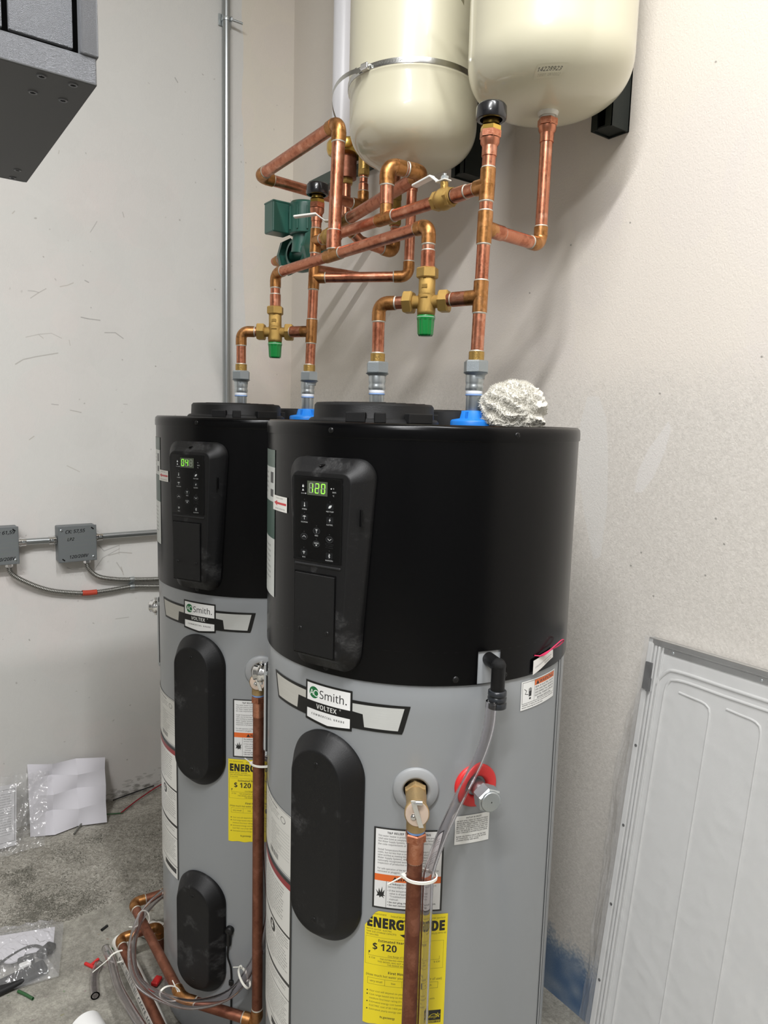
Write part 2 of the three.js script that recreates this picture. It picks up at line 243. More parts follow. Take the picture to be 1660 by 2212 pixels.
// ceiling strip lights and the added fill (out of frame): housing, glowing lens and the light in front of it
LAMPS.forEach((q, i) => {
  const g = thing('strip_light', ['ceiling strip light nearest the heaters', 'ceiling strip light above the camera', 'added fill light far behind the camera'][i], 'lamp', q.p, q.axis === 'z' ? Math.PI / 2 : 0, 'ceiling strip lights');
  part('housing', rbox(q.len + 0.04, 0.05, 0.13, 0.008), M.white, g).position.y = 0.04;
  part('lens', rbox(q.len, 0.02, 0.1, 0.006), std({ color: 0xffffff, emissive: 0xfffdf8, emissiveIntensity: 6, roughness: 0.5 }), g).position.y = 0.006;
  for (const s of [-1, 1]) part('hanger', cyl(V(s * q.len * 0.4, 0.06, 0), V(s * q.len * 0.4, RH - q.p[1], 0), 0.004, 8), M.zinc, g);
  const l = new THREE.RectAreaLight(0xfcfcfd, q.L, q.axis === 'x' ? q.len : 0.1, q.axis === 'x' ? 0.1 : q.len); l.position.set(q.p[0], q.p[1] - 0.012, q.p[2]); l.rotation.x = -Math.PI / 2; l.castShadow = true; l.name = 'strip_light_glow'; scene.add(l);
});

// ------------------------------------------------------------------ printed labels
const sans = (s, w = '') => `${w} ${s}px sans-serif`;
function fakeLines(x, r, x0, x1, y, n, lh, s, c = '#3a3a3a') { x.fillStyle = c; x.font = sans(s); const words = ['water', 'heater', 'install', 'in', 'accordance', 'with', 'local', 'codes', 'and', 'the', 'manual', 'supply', 'pressure', 'relief', 'valve', 'service', 'before', 'disconnect', 'power', 'do', 'not', 'tank', 'is', 'full', 'of', 'see', 'instructions']; for (let i = 0; i < n; i++) { let t = ''; while (x.measureText(t).width < (x1 - x0) * (i === n - 1 ? 0.6 : 0.94)) t += words[Math.floor(r() * words.length)] + ' '; x.fillText(t, x0, y + i * lh, x1 - x0); } }
function triangle(x, cx, cy, s, c) { x.fillStyle = c; x.beginPath(); x.moveTo(cx, cy - s); x.lineTo(cx + s * 1.1, cy + s * 0.8); x.lineTo(cx - s * 1.1, cy + s * 0.8); x.closePath(); x.fill(); }
const badgeTex = canvasTex(1180, 304, (x, w, h) => { // 59 degrees by 0.0745 m
  const p0 = -30.6, p1 = 28.5, y0 = 1.0595, y1 = 1.132, X = (f) => (f - p0) / (p1 - p0) * w, Y = (y) => h - (y - y0) / (y1 - y0) * h;
  const poly = (pts, c) => { x.fillStyle = c; x.beginPath(); pts.forEach((q, i) => i ? x.lineTo(X(q[0]), Y(q[1])) : x.moveTo(X(q[0]), Y(q[1]))); x.closePath(); x.fill(); };
  x.fillStyle = '#1c1c1b'; x.fillRect(0, 0, w, h);
  const silver = x.createLinearGradient(0, 0, 0, h); silver.addColorStop(0, '#b9b9b4'); silver.addColorStop(1, '#b9b9b4');
  poly([[-29.2, 1.1135], [-9.7, 1.1125], [-9.7, 1.099], [-13.6, 1.099], [-14.2, 1.076], [-26.8, 1.076]], '#b9b7af');
  poly([[9.4, 1.1125], [26.6, 1.1135], [24.7, 1.076], [13.6, 1.076], [13.0, 1.097], [9.4, 1.099]], '#b7b8b4');
  const r = rng(5); for (let i = 0; i < 200; i++) { x.strokeStyle = `rgba(255,255,255,${0.1 * r()})`; x.lineWidth = 1; const yy = Y(1.077 + r() * 0.035); x.beginPath(); const a = r() < 0.5 ? -26 + r() * 8 : 13.8 + r() * 6; x.moveTo(X(a), yy); x.lineTo(X(a + 3 + 3 * r()), yy); x.stroke(); }
  poly([[-9, 1.1285], [8.6, 1.1285], [8.6, 1.0985], [-9, 1.0985]], '#e9e9e7');
  poly([[-9, 1.0845], [8.6, 1.0845], [8.6, 1.0685], [0, 1.0635], [-9, 1.0685]], '#e6e6e4');
  x.textBaseline = 'middle'; x.fillStyle = '#1f6b3d'; x.beginPath(); x.arc(X(-5.9), Y(1.1135), 42, 0, 7); x.fill();
  x.fillStyle = '#f2f2ee'; x.font = sans(56, ''); x.fillText('A', X(-7.75), Y(1.1130)); x.lineWidth = 6; x.strokeStyle = '#f2f2ee'; x.beginPath(); x.arc(X(-4.95), Y(1.1128), 21, 0, 7); x.stroke();
  x.fillStyle = '#1b1b1b'; x.font = sans(78); x.fillText('Smith.', X(-3.6), Y(1.1128), X(8.2) - X(-3.6));
  x.fillStyle = '#cfcfcb'; x.font = sans(46, 'bold'); x.textAlign = 'center'; x.fillText('VOLTEX', X(-0.6), Y(1.0915), 190); x.font = sans(16); x.fillText('®', X(4.9), Y(1.0955));
  x.fillStyle = '#1b1b1b'; x.font = sans(20, 'bold'); x.fillText('C O M M E R C I A L   G R A D E', X(-0.2), Y(1.0768), 270); x.textAlign = 'left';
});
const energyTex = canvasTex(700, 1040, (x, w, h) => {
  x.fillStyle = '#e3cf13'; x.fillRect(0, 0, w, h); x.textBaseline = 'alphabetic';
  x.fillStyle = '#4a430a'; x.font = sans(24); x.fillText('U.S. Government', 14, 36, 170); x.fillText('Federal law prohibits removal before consumer purchase', 220, 42, 460);
  x.fillStyle = '#0c0c0a'; x.font = sans(118, 'bold'); x.fillText('ENERGY', 14, 146, 380); x.fillText('GUIDE', 380, 146, 300);
  x.lineWidth = 8; x.strokeStyle = '#0c0c0a'; x.strokeText('ENERGY', 14, 146, 380); x.strokeText('GUIDE', 380, 146, 300);
  x.fillStyle = '#0c0c0a'; x.beginPath(); x.moveTo(300, 190); x.lineTo(344, 184); x.lineTo(362, 206); x.lineTo(340, 215); x.fill();
  x.font = sans(19); x.fillText('WATER HEATER - ELECTRIC', 14, 176, 220); x.fillText('TANK SIZE (STORAGE CAPACITY):', 14, 200, 260); x.fillText('50 GALLONS', 14, 224, 120); x.textAlign = 'right'; x.fillText('MODEL(S) HPTS-50', 690, 178, 190); x.textAlign = 'left';
  x.lineWidth = 2; x.strokeStyle = '#6b600f'; x.strokeRect(12, 238, 660, 250);
  x.textAlign = 'center'; x.font = sans(30, 'bold'); x.fillText('Estimated Yearly Energy Cost', 330, 276, 430); x.font = sans(86, 'bold'); x.fillText('$ 120', 175, 352, 230);
  x.strokeStyle = '#3a3408'; x.beginPath(); x.moveTo(40, 370); x.lineTo(40, 408); x.lineTo(640, 408); x.lineTo(640, 376); x.stroke(); x.fillStyle = '#2a2506'; x.beginPath(); x.moveTo(38, 368); x.lineTo(56, 370); x.lineTo(40, 392); x.fill();
  x.font = sans(22); x.fillText('$ 154', 70, 436); x.fillText('$ 630', 620, 436); x.fillText('Cost Range of Similar Models', 330, 402, 250);
  x.font = sans(20); x.fillText('THE ESTIMATED ANNUAL ENERGY COST OF', 330, 436, 400); x.fillText('THIS MODEL WAS NOT AVAILABLE AT THE TIME', 330, 460, 460); x.fillText('THE RANGE WAS PUBLISHED', 330, 482, 300);
  x.fillStyle = '#0c0c0a'; x.font = sans(32, 'bold'); x.fillText('First Hour Rating', 340, 558, 320); x.font = sans(29); x.fillText('(How much hot water you get in the first hour of use)', 345, 594, 650);
  x.strokeRect(36, 612, 600, 56); [186, 330, 480].forEach((a) => { x.beginPath(); x.moveTo(a, 612); x.lineTo(a, 668); x.stroke(); }); x.font = sans(24); x.fillText('very small', 110, 648); x.fillText('low', 258, 648); x.fillText('medium', 405, 648); x.fillText('high', 560, 648); x.fillStyle = '#0c0c0a'; x.fillRect(404, 612, 60, 56);
  x.textAlign = 'left'; x.font = sans(22); x.fillStyle = '#4a430a'; ['Your cost will depend on your utility rates and use.', 'Cost range based only on models of similar capacity with', 'medium first hour rating (51-74.9 gallons).', 'Estimated energy cost based on a national average', 'ELECTRIC cost of $0.1400 per kWh.', 'Estimated yearly energy use: 855 kWh'].forEach((t, i) => { x.fillText(t, 54, 738 + i * 34, 560); if (i !== 2 && i !== 4) { x.beginPath(); x.arc(36, 731 + i * 34, 6, 0, 7); x.fillStyle = '#0c0c0a'; x.fill(); x.fillStyle = '#4a430a'; } });
  x.fillStyle = '#0c0c0a'; x.font = sans(26, 'bold'); x.fillText('ftc.gov/energy', 150, 970, 130);
  x.fillStyle = '#0c0c0a'; x.fillRect(560, 872, 112, 118); x.fillStyle = '#e3cf13'; x.fillRect(564, 966, 104, 4); x.font = sans(17, 'bold'); x.fillText('ENERGY STAR', 564, 986, 104); x.strokeStyle = '#e3cf13'; x.lineWidth = 5; x.beginPath(); x.arc(612, 952, 44, Math.PI * 1.08, Math.PI * 1.9); x.stroke(); x.font = 'italic 32px serif'; x.fillText('energy', 568, 944, 66); x.beginPath(); for (let i = 0; i < 10; i++) { const a = -Math.PI / 2 + i * Math.PI / 5, rr = i % 2 ? 9 : 22; x.lineTo(646 + rr * Math.cos(a), 922 + rr * Math.sin(a)); } x.closePath(); x.lineWidth = 3; x.stroke();
});
const tpTex = canvasTex(600, 730, (x, w, h) => {
  x.fillStyle = '#151515'; x.fillRect(0, 0, w, h); x.fillStyle = '#dcdcda'; x.fillRect(16, 14, w - 32, h - 28);
  x.fillStyle = '#191919'; x.textAlign = 'center'; x.font = sans(27, 'bold'); x.fillText('T&P RELIEF VALVE WARNING', 300, 52); x.textAlign = 'left'; x.font = sans(21);
  ['This water heater is provided with a temperature-pressure', 'relief valve listed as complying with the Standard for Relief Valves', 'Hot Water Supply Systems, ANSI Z21.22, and bearing current', 'the code requirements of ASME.', '', 'Install Temperature-Pressure relief valve as required by local', 'codes, but not less than a combination temperature and relief', 'valve certified as meeting the requirements of Standard for Hot', 'Water Supply Systems, ANSI Z21.22 maintained by a', 'nationally recognized testing laboratory with periodic', 'inspection of production of listed equipment.', '', 'For safe operation of the water heater, the valve must not be', 'removed or plugged.'].forEach((t, i) => x.fillText(t, 38, 80 + i * 24.5, 524));
  x.fillStyle = '#d9641f'; x.fillRect(16, 418, w - 32, 60); x.fillStyle = '#151515'; x.textAlign = 'center'; x.font = sans(48, 'bold'); x.fillText('WARNING', 330, 466); triangle(x, 192, 452, 22, '#151515'); x.textAlign = 'left';
  x.fillStyle = '#151515'; x.fillRect(118, 478, 3, 238);
  x.font = sans(23, 'bold'); x.fillText('To reduce', 134, 506); x.font = sans(22); x.fillText('the risk of water damage resulting in', 246, 506, 300); x.fillText('serious injury or death:', 134, 532);
  ['• If the temperature-pressure relief', '   valve is dripping, leaking, see the', '   "Troubleshooting" section of the', '   manual.'].forEach((t, i) => x.fillText(t, 130, 566 + i * 26)); x.font = sans(22, 'bold'); x.fillText('• Do not plug the relief valve or the pipe.', 130, 672, 420); x.fillText('• Do not remove the relief valve.', 130, 698, 400);
  x.fillStyle = '#151515'; x.beginPath(); const sp = [[28, 560], [52, 588], [56, 546], [70, 584], [84, 530], [86, 584], [106, 556], [98, 604], [112, 612], [90, 616], [104, 636], [78, 620], [64, 634], [58, 616], [34, 622], [46, 600]]; sp.forEach((q, i) => i ? x.lineTo(...q) : x.moveTo(...q)); x.fill();
});
const warnTex = canvasTex(512, 280, (x, w, h) => {
  x.fillStyle = '#e4e4e2'; x.fillRect(0, 0, w, h); x.strokeStyle = '#2a2a2a'; x.lineWidth = 4; x.strokeRect(16, 14, w - 32, 206);
  x.fillStyle = '#e06a22'; x.fillRect(170, 16, 324, 54); x.fillStyle = '#1a1a1a'; x.font = sans(50, 'bold'); x.fillText('WARNING', 240, 62, 236); triangle(x, 212, 48, 22, '#1a1a1a'); x.fillRect(168, 16, 3, 204);
  x.font = sans(25, 'bold'); x.textAlign = 'center'; ['RISK OF ELECTRIC SHOCK', 'CAN CAUSE INJURY OR DEATH.', 'DISCONNECT ALL REMOTE', 'ELECTRIC POWER SUPPLIES', 'BEFORE SERVICING.'].forEach((t, i) => x.fillText(t, 332, 98 + i * 28, 306)); x.textAlign = 'left';
  x.font = sans(18, 'bold'); x.fillText('DANGER: To reduce the risk of electric shock, disconnect', 16, 244, 480); x.fillText('before removing this access door.', 16, 266, 380);
  x.fillStyle = '#1a1a1a'; x.fillRect(96, 108, 34, 52); for (let i = 0; i < 4; i++) x.fillRect(94 + i * 10, 72 + Math.abs(i - 1.5) * 6, 7, 44); x.fillRect(102, 172, 24, 18); x.lineWidth = 6; x.beginPath(); x.moveTo(36, 76); x.lineTo(66, 100); x.lineTo(50, 128); x.lineTo(90, 140); x.stroke();
});
const outletTex = canvasTex(360, 300, (x, w, h) => {
  x.fillStyle = '#d9d9d5'; x.fillRect(0, 0, w, h); x.fillStyle = '#1d1d1d'; x.font = sans(21, 'bold'); x.textAlign = 'center'; x.fillText('OUTLET & INLET', 190, 34); x.textAlign = 'left'; x.font = sans(19, 'bold');
  ['DO NOT APPLY HEAT TO THESE FITTINGS', 'WHEN MAKING SWEAT CONNECTIONS', 'TO HEATER.  SWEAT TUBING TO ADAPTER', 'BEFORE FITTING ADAPTER TO HEATER', 'FITTINGS.  IT IS IMPERATIVE THAT NO', 'HEAT BE APPLIED TO THESE FITTINGS AS', 'THEY CONTAIN A NONMETALLIC LINER.', '', 'MARK ON NIPPLE MUST BE IN THE', 'UP POSITION, (12 O\u2019 CLOCK) AFTER', 'CONNECTIONS ARE MADE.'].forEach((t, i) => x.fillText(t, 16, 62 + i * 20.5, 328));
});
const ratingTex = canvasTex(512, 512, (x, w, h) => {
  x.fillStyle = '#d6d5cf'; x.fillRect(0, 0, w, h); x.strokeStyle = '#4a4a4a'; x.lineWidth = 3; x.strokeRect(10, 10, w - 20, h - 20); const r = rng(41);
  x.fillStyle = '#2a2a2a'; x.font = sans(22, 'bold'); x.fillText('HEAT PUMP WATER HEATER', 60, 46, 320); fakeLines(x, r, 60, 380, 74, 4, 20, 15); for (let i = 0; i < 9; i++) { x.fillStyle = '#555'; x.fillRect(24, 170 + i * 27, 464, 1.5); fakeLines(x, r, 30, 30 + 120 + r() * 60, 188 + i * 27, 1, 20, 14); fakeLines(x, r, 260, 260 + 90 + r() * 120, 188 + i * 27, 1, 20, 14); }
  x.strokeStyle = '#2a2a2a'; x.lineWidth = 4; x.beginPath(); x.arc(420, 84, 24, 0, 7); x.stroke(); for (let i = 0; i < 26; i++) { x.fillStyle = '#222'; x.fillRect(240 + i * 5, 420, 1 + r() * 3, 46); }
});
const safetyTex = canvasTex(512, 1180, (x, w, h) => {
  x.fillStyle = '#d9d8d3'; x.fillRect(0, 0, w, h); const r = rng(43); x.fillStyle = '#1a1a1a'; x.fillRect(w - 16, 0, 16, h); x.fillRect(0, 0, w, 22); x.fillStyle = '#8d1f26'; x.fillRect(0, 22, w, 40);
  fakeLines(x, r, 40, 440, 100, 12, 21, 16); x.fillStyle = '#1a1a1a'; x.fillRect(0, 372, w, 14); x.beginPath(); x.arc(290, 440, 40, 0, 7); x.fill(); x.fillStyle = '#d9d8d3'; x.beginPath(); x.arc(282, 428, 12, 0, 7); x.fill(); x.fillRect(270, 440, 30, 22); fakeLines(x, r, 346, 486, 410, 5, 18, 14); fakeLines(x, r, 40, 480, 506, 8, 21, 16);
  x.fillStyle = '#1a1a1a'; x.fillRect(0, 690, w, 22); fakeLines(x, r, 40, 480, 740, 3, 20, 15); x.fillStyle = '#1a1a1a'; x.fillRect(0, 806, w, 5); fakeLines(x, r, 40, 480, 840, 12, 18, 14); x.fillStyle = '#1a1a1a'; x.fillRect(0, 1070, w, 5); x.fillRect(280, 1096, 200, 44);
});
const greenTex = canvasTex(300, 600, (x, w, h) => { x.fillStyle = '#c9ccc8'; x.fillRect(0, 0, w, h); x.fillStyle = '#5b6a63'; x.fillRect(0, 0, w, 70); x.fillStyle = '#22463a'; x.fillRect(0, 210, w, 150); const r = rng(61); fakeLines(x, r, 20, 200, 100, 5, 20, 15); fakeLines(x, r, 20, 250, 400, 8, 22, 15); x.fillStyle = '#444'; x.fillRect(236, 90, 44, 44); x.fillRect(236, 160, 44, 30); });
const arrowTex = canvasTex(200, 110, (x, w, h) => { x.fillStyle = '#e4e2dc'; x.fillRect(0, 0, w, h); x.fillStyle = '#c3262b'; x.beginPath(); x.moveTo(22, 54); x.lineTo(70, 34); x.lineTo(70, 46); x.lineTo(190, 46); x.lineTo(190, 62); x.lineTo(70, 62); x.lineTo(70, 74); x.fill(); x.fillStyle = '#555'; x.font = sans(15); x.fillText('STRAIN SCREW', 50, 22, 130); x.fillText('BEFORE OPERATING', 40, 98, 150); });
function panelTex(deg) { return canvasTex(720, 1040, (x, w, h) => { // 0.090 m by 0.130 m
  x.fillStyle = '#050505'; x.fillRect(0, 0, w, h); const G = '#c9cbca'; x.strokeStyle = '#1d1e1f'; x.lineWidth = 3; x.beginPath(); x.roundRect(14, 14, w - 28, h - 28, 50); x.stroke();
  x.fillStyle = G; x.textAlign = 'center'; x.textBaseline = 'middle';
  const btn = (cx, cy, t, f, round) => { x.fillStyle = '#191a1b'; x.beginPath(); if (round) x.ellipse(cx, cy, 50, 38, 0, 0, 7); else x.roundRect(cx - 50, cy - 40, 100, 76, 12); x.fill(); if (round) { x.strokeStyle = '#4a4b4c'; x.lineWidth = 3; x.stroke(); } x.fillStyle = G; x.strokeStyle = G; f(cx, cy); x.font = sans(22); if (t) x.fillText(t, cx, cy + 58, 110); x.fillStyle = '#3a3b3b'; x.beginPath(); x.arc(cx, cy - 62, 6, 0, 7); x.fill(); };
  const therm = (a, b) => { x.fillRect(a - 4, b - 26, 8, 36); x.beginPath(); x.arc(a, b + 16, 10, 0, 7); x.fill(); };
  const palm = (a, b) => { x.lineWidth = 6; x.beginPath(); x.moveTo(a, b + 26); x.lineTo(a, b - 10); x.stroke(); for (let i = 0; i < 5; i++) { const t = Math.PI + i * Math.PI / 4; x.beginPath(); x.moveTo(a, b - 10); x.quadraticCurveTo(a + 14 * Math.cos(t), b - 22, a + 24 * Math.cos(t), b - 8 + 12 * Math.sin(t)); x.stroke(); } };
  const leaf = (a, b) => { x.beginPath(); x.moveTo(a - 22, b + 18); x.quadraticCurveTo(a - 20, b - 24, a + 26, b - 22); x.quadraticCurveTo(a + 20, b + 20, a - 22, b + 18); x.fill(); };
  const bolt = (a, b) => { x.beginPath(); x.moveTo(a + 8, b - 28); x.lineTo(a - 14, b + 4); x.lineTo(a - 1, b + 4); x.lineTo(a - 8, b + 28); x.lineTo(a + 14, b - 6); x.lineTo(a + 1, b - 6); x.fill(); };
  const chev = (s) => (a, b) => { x.lineWidth = 5; x.beginPath(); x.moveTo(a - 26, b + 10 * s); x.lineTo(a, b - 12 * s); x.lineTo(a + 26, b + 10 * s); x.stroke(); };
  const grid = (a, b) => { x.lineWidth = 5; x.beginPath(); x.moveTo(a, b + 24); x.lineTo(a, b - 22); x.moveTo(a - 18, b - 18); x.lineTo(a + 18, b - 18); x.moveTo(a - 12, b - 6); x.lineTo(a + 12, b - 6); x.stroke(); };
  const wifi = (a, b) => { x.lineWidth = 5; for (const q of [10, 19, 28]) { x.beginPath(); x.arc(a, b + 14, q, Math.PI * 1.25, Math.PI * 1.75); x.stroke(); } x.beginPath(); x.arc(a, b + 16, 5, 0, 7); x.fill(); };
  const blue = (a, b) => { x.lineWidth = 5; x.beginPath(); x.moveTo(a - 12, b + 12); x.lineTo(a + 12, b - 12); x.lineTo(a, b - 24); x.lineTo(a, b + 24); x.lineTo(a + 12, b + 12); x.lineTo(a - 12, b - 12); x.stroke(); };
  const LX = 166, RXx = 546, MX = 354;
  btn(LX, 350, 'HYBRID', therm); btn(RXx, 350, 'HEAT PUMP', leaf); btn(LX, 510, 'VACATION', palm); btn(RXx, 510, 'ELECTRIC', bolt); btn(MX, 660, 'GRID', grid, true); btn(LX, 746, '', chev(1), true); btn(RXx, 746, '', chev(-1), true); btn(MX, 820, '', (a, b) => { x.font = sans(24); x.fillText('ENTER', a, b - 8); x.fillRect(a - 9, b + 8, 18, 16); }, true);
  x.font = sans(18); x.fillText('For °F/°C press', RXx, 802, 120); x.fillText('UP + ENTER', RXx, 824, 120); x.fillText('for 3 seconds', RXx, 846, 120); btn(LX, 946, 'Wi-Fi', wifi); btn(RXx, 946, 'BLUETOOTH', blue);
  x.fillStyle = G; x.fillRect(128, 116, 26, 22); x.lineWidth = 4; x.strokeStyle = G; x.beginPath(); x.arc(141, 116, 9, Math.PI, 0); x.stroke(); triangle(x, 141, 170, 15, G); x.font = sans(18); x.fillText('Service', 140, 212, 60); x.beginPath(); x.arc(182, 212, 8, 0, 7); x.fill();
  x.beginPath(); x.arc(560, 130, 9, 0, 7); if (deg) x.fill(); x.font = sans(24); x.fillText('°F', 592, 130); x.fillText('DAYS', 604, 172, 54); x.fillText('°C', 592, 214);
}); }
function digitTex(on) { // on: three strings of lit segments a-g, or null for unlit
  const seg = { a: [8, 0, 34, 9], b: [38, 8, 9, 40], c: [38, 56, 9, 40], d: [8, 95, 34, 9], e: [3, 56, 9, 40], f: [3, 8, 9, 40], g: [8, 47, 34, 9] };
  const make = (glow) => canvasTex(256, 160, (x, w, h) => { x.fillStyle = glow ? '#081404' : '#474c40'; x.fillRect(0, 0, w, h); on.forEach((s, i) => { for (const k of 'abcdefg') { const q = seg[k], lit = s.includes(k); x.fillStyle = glow ? (lit ? '#7dff1e' : '#0a1405') : (lit ? '#9af05a' : '#8a8f84'); x.fillRect(20 + i * 76 + q[0] * 1.2 - q[1] * 0.05, 22 + q[1] * 1.1, q[2] * 1.2, q[3] * 1.1); } }); });
  return [make(false), make(true)];
}

// ------------------------------------------------------------------ water heater
const HR = 0.28;
function stadium(w, y0, y1, n = 64) { // closed outline in (s, y): w is the width
  const r = w / 2, out = []; for (let i = 0; i < n; i++) { const t = i / n * 2 * Math.PI, c = Math.cos(t), s = Math.sin(t); out.push([r * c, s >= 0 ? y1 - r + r * s : y0 + r + r * s]); } return out;
}
function rrect(x0, x1, y0, y1, r, taper = 0, n = 64) { // rounded rectangle, taper narrows the foot
  const out = [], q = n / 4; const cs = [[x1 - r, y1 - r, 0], [x0 + r, y1 - r, 1], [x0 + r, y0 + r, 2], [x1 - r, y0 + r, 3]];
  for (const [cx, cy, k] of cs) for (let i = 0; i < q; i++) { const t = (k + i / (q - 1)) * Math.PI / 2; out.push([cx + r * Math.cos(t), cy + r * Math.sin(t)]); }
  return out.map(([a, b]) => { const m = (x0 + x1) / 2, f = 1 - taper * (1 - ss(0, 1, (b - y0) / (y1 - y0) * 1.15)); return [m + (a - m) * f, b]; });
}
const onSkin = (s, y, h = 0) => { const a = s / HR; return V((HR + h) * Math.sin(a), y, (HR + h) * Math.cos(a)); };
const screwGeo = (() => { const g = lathe([[0.0001, 0.0022], [0.003, 0.0018], [0.0045, 0.0004], [0.0046, 0]], 14); const b = new THREE.BoxGeometry(0.006, 0.0006, 0.0012); b.translate(0, 0.0022, 0); const c = new THREE.BoxGeometry(0.0012, 0.0006, 0.006); c.translate(0, 0.0022, 0); return merge([g, b, c]); })();
function screwAt(parent, phi, y, R, s = 1, mat = M.screw) { const a = rad(phi), g = screwGeo.clone(); g.scale(s, s, s); orient(g, V(R * Math.sin(a), y, R * Math.cos(a)), V(Math.sin(a), 0, Math.cos(a))); return part('screw', g, mat, parent); }
function shellSeg(R, y0, y1, p0, p1, n = 96) { return new THREE.CylinderGeometry(R, R, y1 - y0, n, 1, true, rad(p0), rad(p1 - p0)).translate(0, (y0 + y1) / 2, 0); }
function makeHeater(label, pos, ry, nip, digits, fahrenheit) {
  const t = thing('water_heater', label, 'water heater', pos, ry, 'heat pump water heaters');
  // grey jacket
  const body = part('tank_jacket', lathe([[0.001, 0.012], [0.25, 0.012], [HR - 0.004, 0.014], [HR, 0.02], [HR, 1.1], [HR, 1.3], [0.001, 1.3]], 96), M.shell, t);
  part('base_ring', lathe([[0.2, 0], [0.262, 0], [0.262, 0.016], [0.2, 0.016]], 64), M.blackMatte, t);
  // seam of the jacket where the sheet metal overlaps
  part('jacket_seam', merge([patch(HR + 0.0012, 92.5, 94.5, 0.03, 1.15, 4), patch(HR + 0.0006, 96, 97.2, 0.03, 1.15, 2)]), M.shell, t);
  // black shroud with the notch for the drain, and its lid
  const SR = HR + 0.0025;
  part('shroud', merge([shellSeg(SR, 1.205, 1.529, 0, 360), shellSeg(SR, 1.152, 1.205, 57.5, 360 + 49.5), new THREE.RingGeometry(HR - 0.002, SR, 96).rotateX(Math.PI / 2).translate(0, 1.1521, 0)]), M.black, t);
  const lid = part('lid', lathe([[0.001, 1.547], [0.262, 1.547], [0.268, 1.551], [0.279, 1.551], [0.2835, 1.547], [0.2845, 1.54], [0.2845, 1.5285], [SR, 1.5275], [SR - 0.002, 1.515]], 128), M.black, t);
  for (const f of [0, 59.6, 120, -60, -120, 180]) screwAt(lid, f, 1.538, 0.2845);
  for (const f of [-0.6, 42.4, 59.5]) screwAt(t, f, 1.162, SR, 1.15);
  // round intake cover on the lid with its clips
  const cov = part('intake_cover', lathe([[0.122, 1.546], [0.122, 1.553], [0.118, 1.557], [0.113, 1.558], [0.112, 1.580], [0.108, 1.585], [0.1, 1.5855], [0.06, 1.5835], [0.001, 1.5835]], 64), M.blackPlastic, t); cov.position.set(-0.088, 0, 0.03);
  for (const [a, w] of [[18, 0.035], [38, 0.02], [140, 0.03], [-90, 0.03], [75, 0.06]]) { const c = rbox(w, 0.018, 0.012, 0.002); c.translate(0, 1.559, 0.119); c.rotateY(rad(a)); part('clip', c, M.blackPlastic, cov); }
  part('grille', merge([0, 1, 2, 3, 4].map((i) => { const b = new THREE.BoxGeometry(0.16 - i * 0.012, 0.003, 0.004); b.translate(0, 1.5855, -0.05 + i * 0.025); return b; })), M.blackMatte, cov);
  const cov2 = part('rear_boss', lathe([[0.062, 1.546], [0.062, 1.575], [0.058, 1.579], [0.001, 1.578]], 40), M.blackPlastic, t); cov2.position.set(-0.045, 0, -0.196);
  // control housing
  const outer = rrect(-0.078, 0.078, 1.165, 1.497, 0.03, 0.24), fo = rrect(-0.057, 0.057, 1.186, 1.476, 0.016, 0.2), fi = rrect(-0.0545, 0.0545, 1.1885, 1.4735, 0.015, 0.2);
  const ctl = part('control_housing', loft([outer.map(([s, y]) => onSkin(s, y, 0.001)), outer.map(([s, y], i) => { const q = onSkin(s, y, 0.012), f = fo[i]; return V(q.x * 0.93 + f[0] * 0.07, q.y * 0.94 + f[1] * 0.06, q.z + 0.003); }), outer.map(([s, y], i) => { const q = onSkin(s, y, 0.012), f = fo[i]; return V(q.x * 0.45 + f[0] * 0.55, q.y * 0.4 + f[1] * 0.6, Math.max(q.z, 0.296)); }), fo.map(([a, b]) => V(a, b, 0.3085 - 0.4 * a * a)), fi.map(([a, b]) => V(a, b, 0.3115 - 0.4 * a * a))]), M.dusty, t); planarUV(ctl.geometry, (a, b) => [a * 3.2 + 0.4, b * 3.2]);
  const pan = part('keypad', (() => { const g = new THREE.PlaneGeometry(0.092, 0.13, 12, 1); g.translate(-0.003, 1.403, 0.3122); const p = g.attributes.position; for (let i = 0; i < p.count; i++) p.setZ(i, 0.3122 - 0.4 * p.getX(i) ** 2); g.computeVertexNormals(); return g; })(), phy({ map: panelTex(fahrenheit), roughness: 0.16 }), ctl, 'glossy black keypad with white symbols');
  const [dm, de] = digitTex(digits);
  const dsp = part('display', (() => { const g = new THREE.PlaneGeometry(0.0385, 0.0215); g.translate(-0.003, 1.4505, 0.3127); return g; })(), std({ map: dm, emissive: 0xffffff, emissiveMap: de, emissiveIntensity: 0.9, roughness: 0.3 }), ctl, 'glowing green three digit display');
  part('dust_lip', rbox(0.088, 0.004, 0.004, 0.0018).translate(-0.002, 1.3315, 0.3105), M.blackMatte, ctl);
  const door = part('service_door', rbox(0.076, 0.128, 0.003, 0.0014).translate(-0.006, 1.254, 0.3122), M.blackPlastic, ctl);
  part('groove', merge([[0, 0.0655, 0.079, 0.0014], [0, -0.0655, 0.079, 0.0014], [-0.039, 0, 0.0014, 0.13], [0.039, 0, 0.0014, 0.13]].map(([a, b, w, h]) => new THREE.BoxGeometry(w, h, 0.001).translate(-0.006 + a, 1.254 + b, 0.3112))), M.gloss, door);
  for (const a of [-0.032, 0.02]) { const g = screwGeo.clone(); g.scale(0.8, 0.8, 0.8); orient(g, V(a, 1.229, 0.3135), V(0, 0, 1)); part('screw', g, M.screw, door); }
  { const g = rbox(0.0035, 0.026, 0.008, 0.001); g.rotateY(0.9); g.translate(0.0668, 1.41, 0.296); part('slot', g, M.gloss, ctl); }
  { const g = rbox(0.006, 0.003, 0.022, 0.001); g.rotateY(-0.5); g.rotateX(0.25); g.translate(-0.003, 1.486, 0.292); part('cable_slot', g, M.gloss, ctl); }
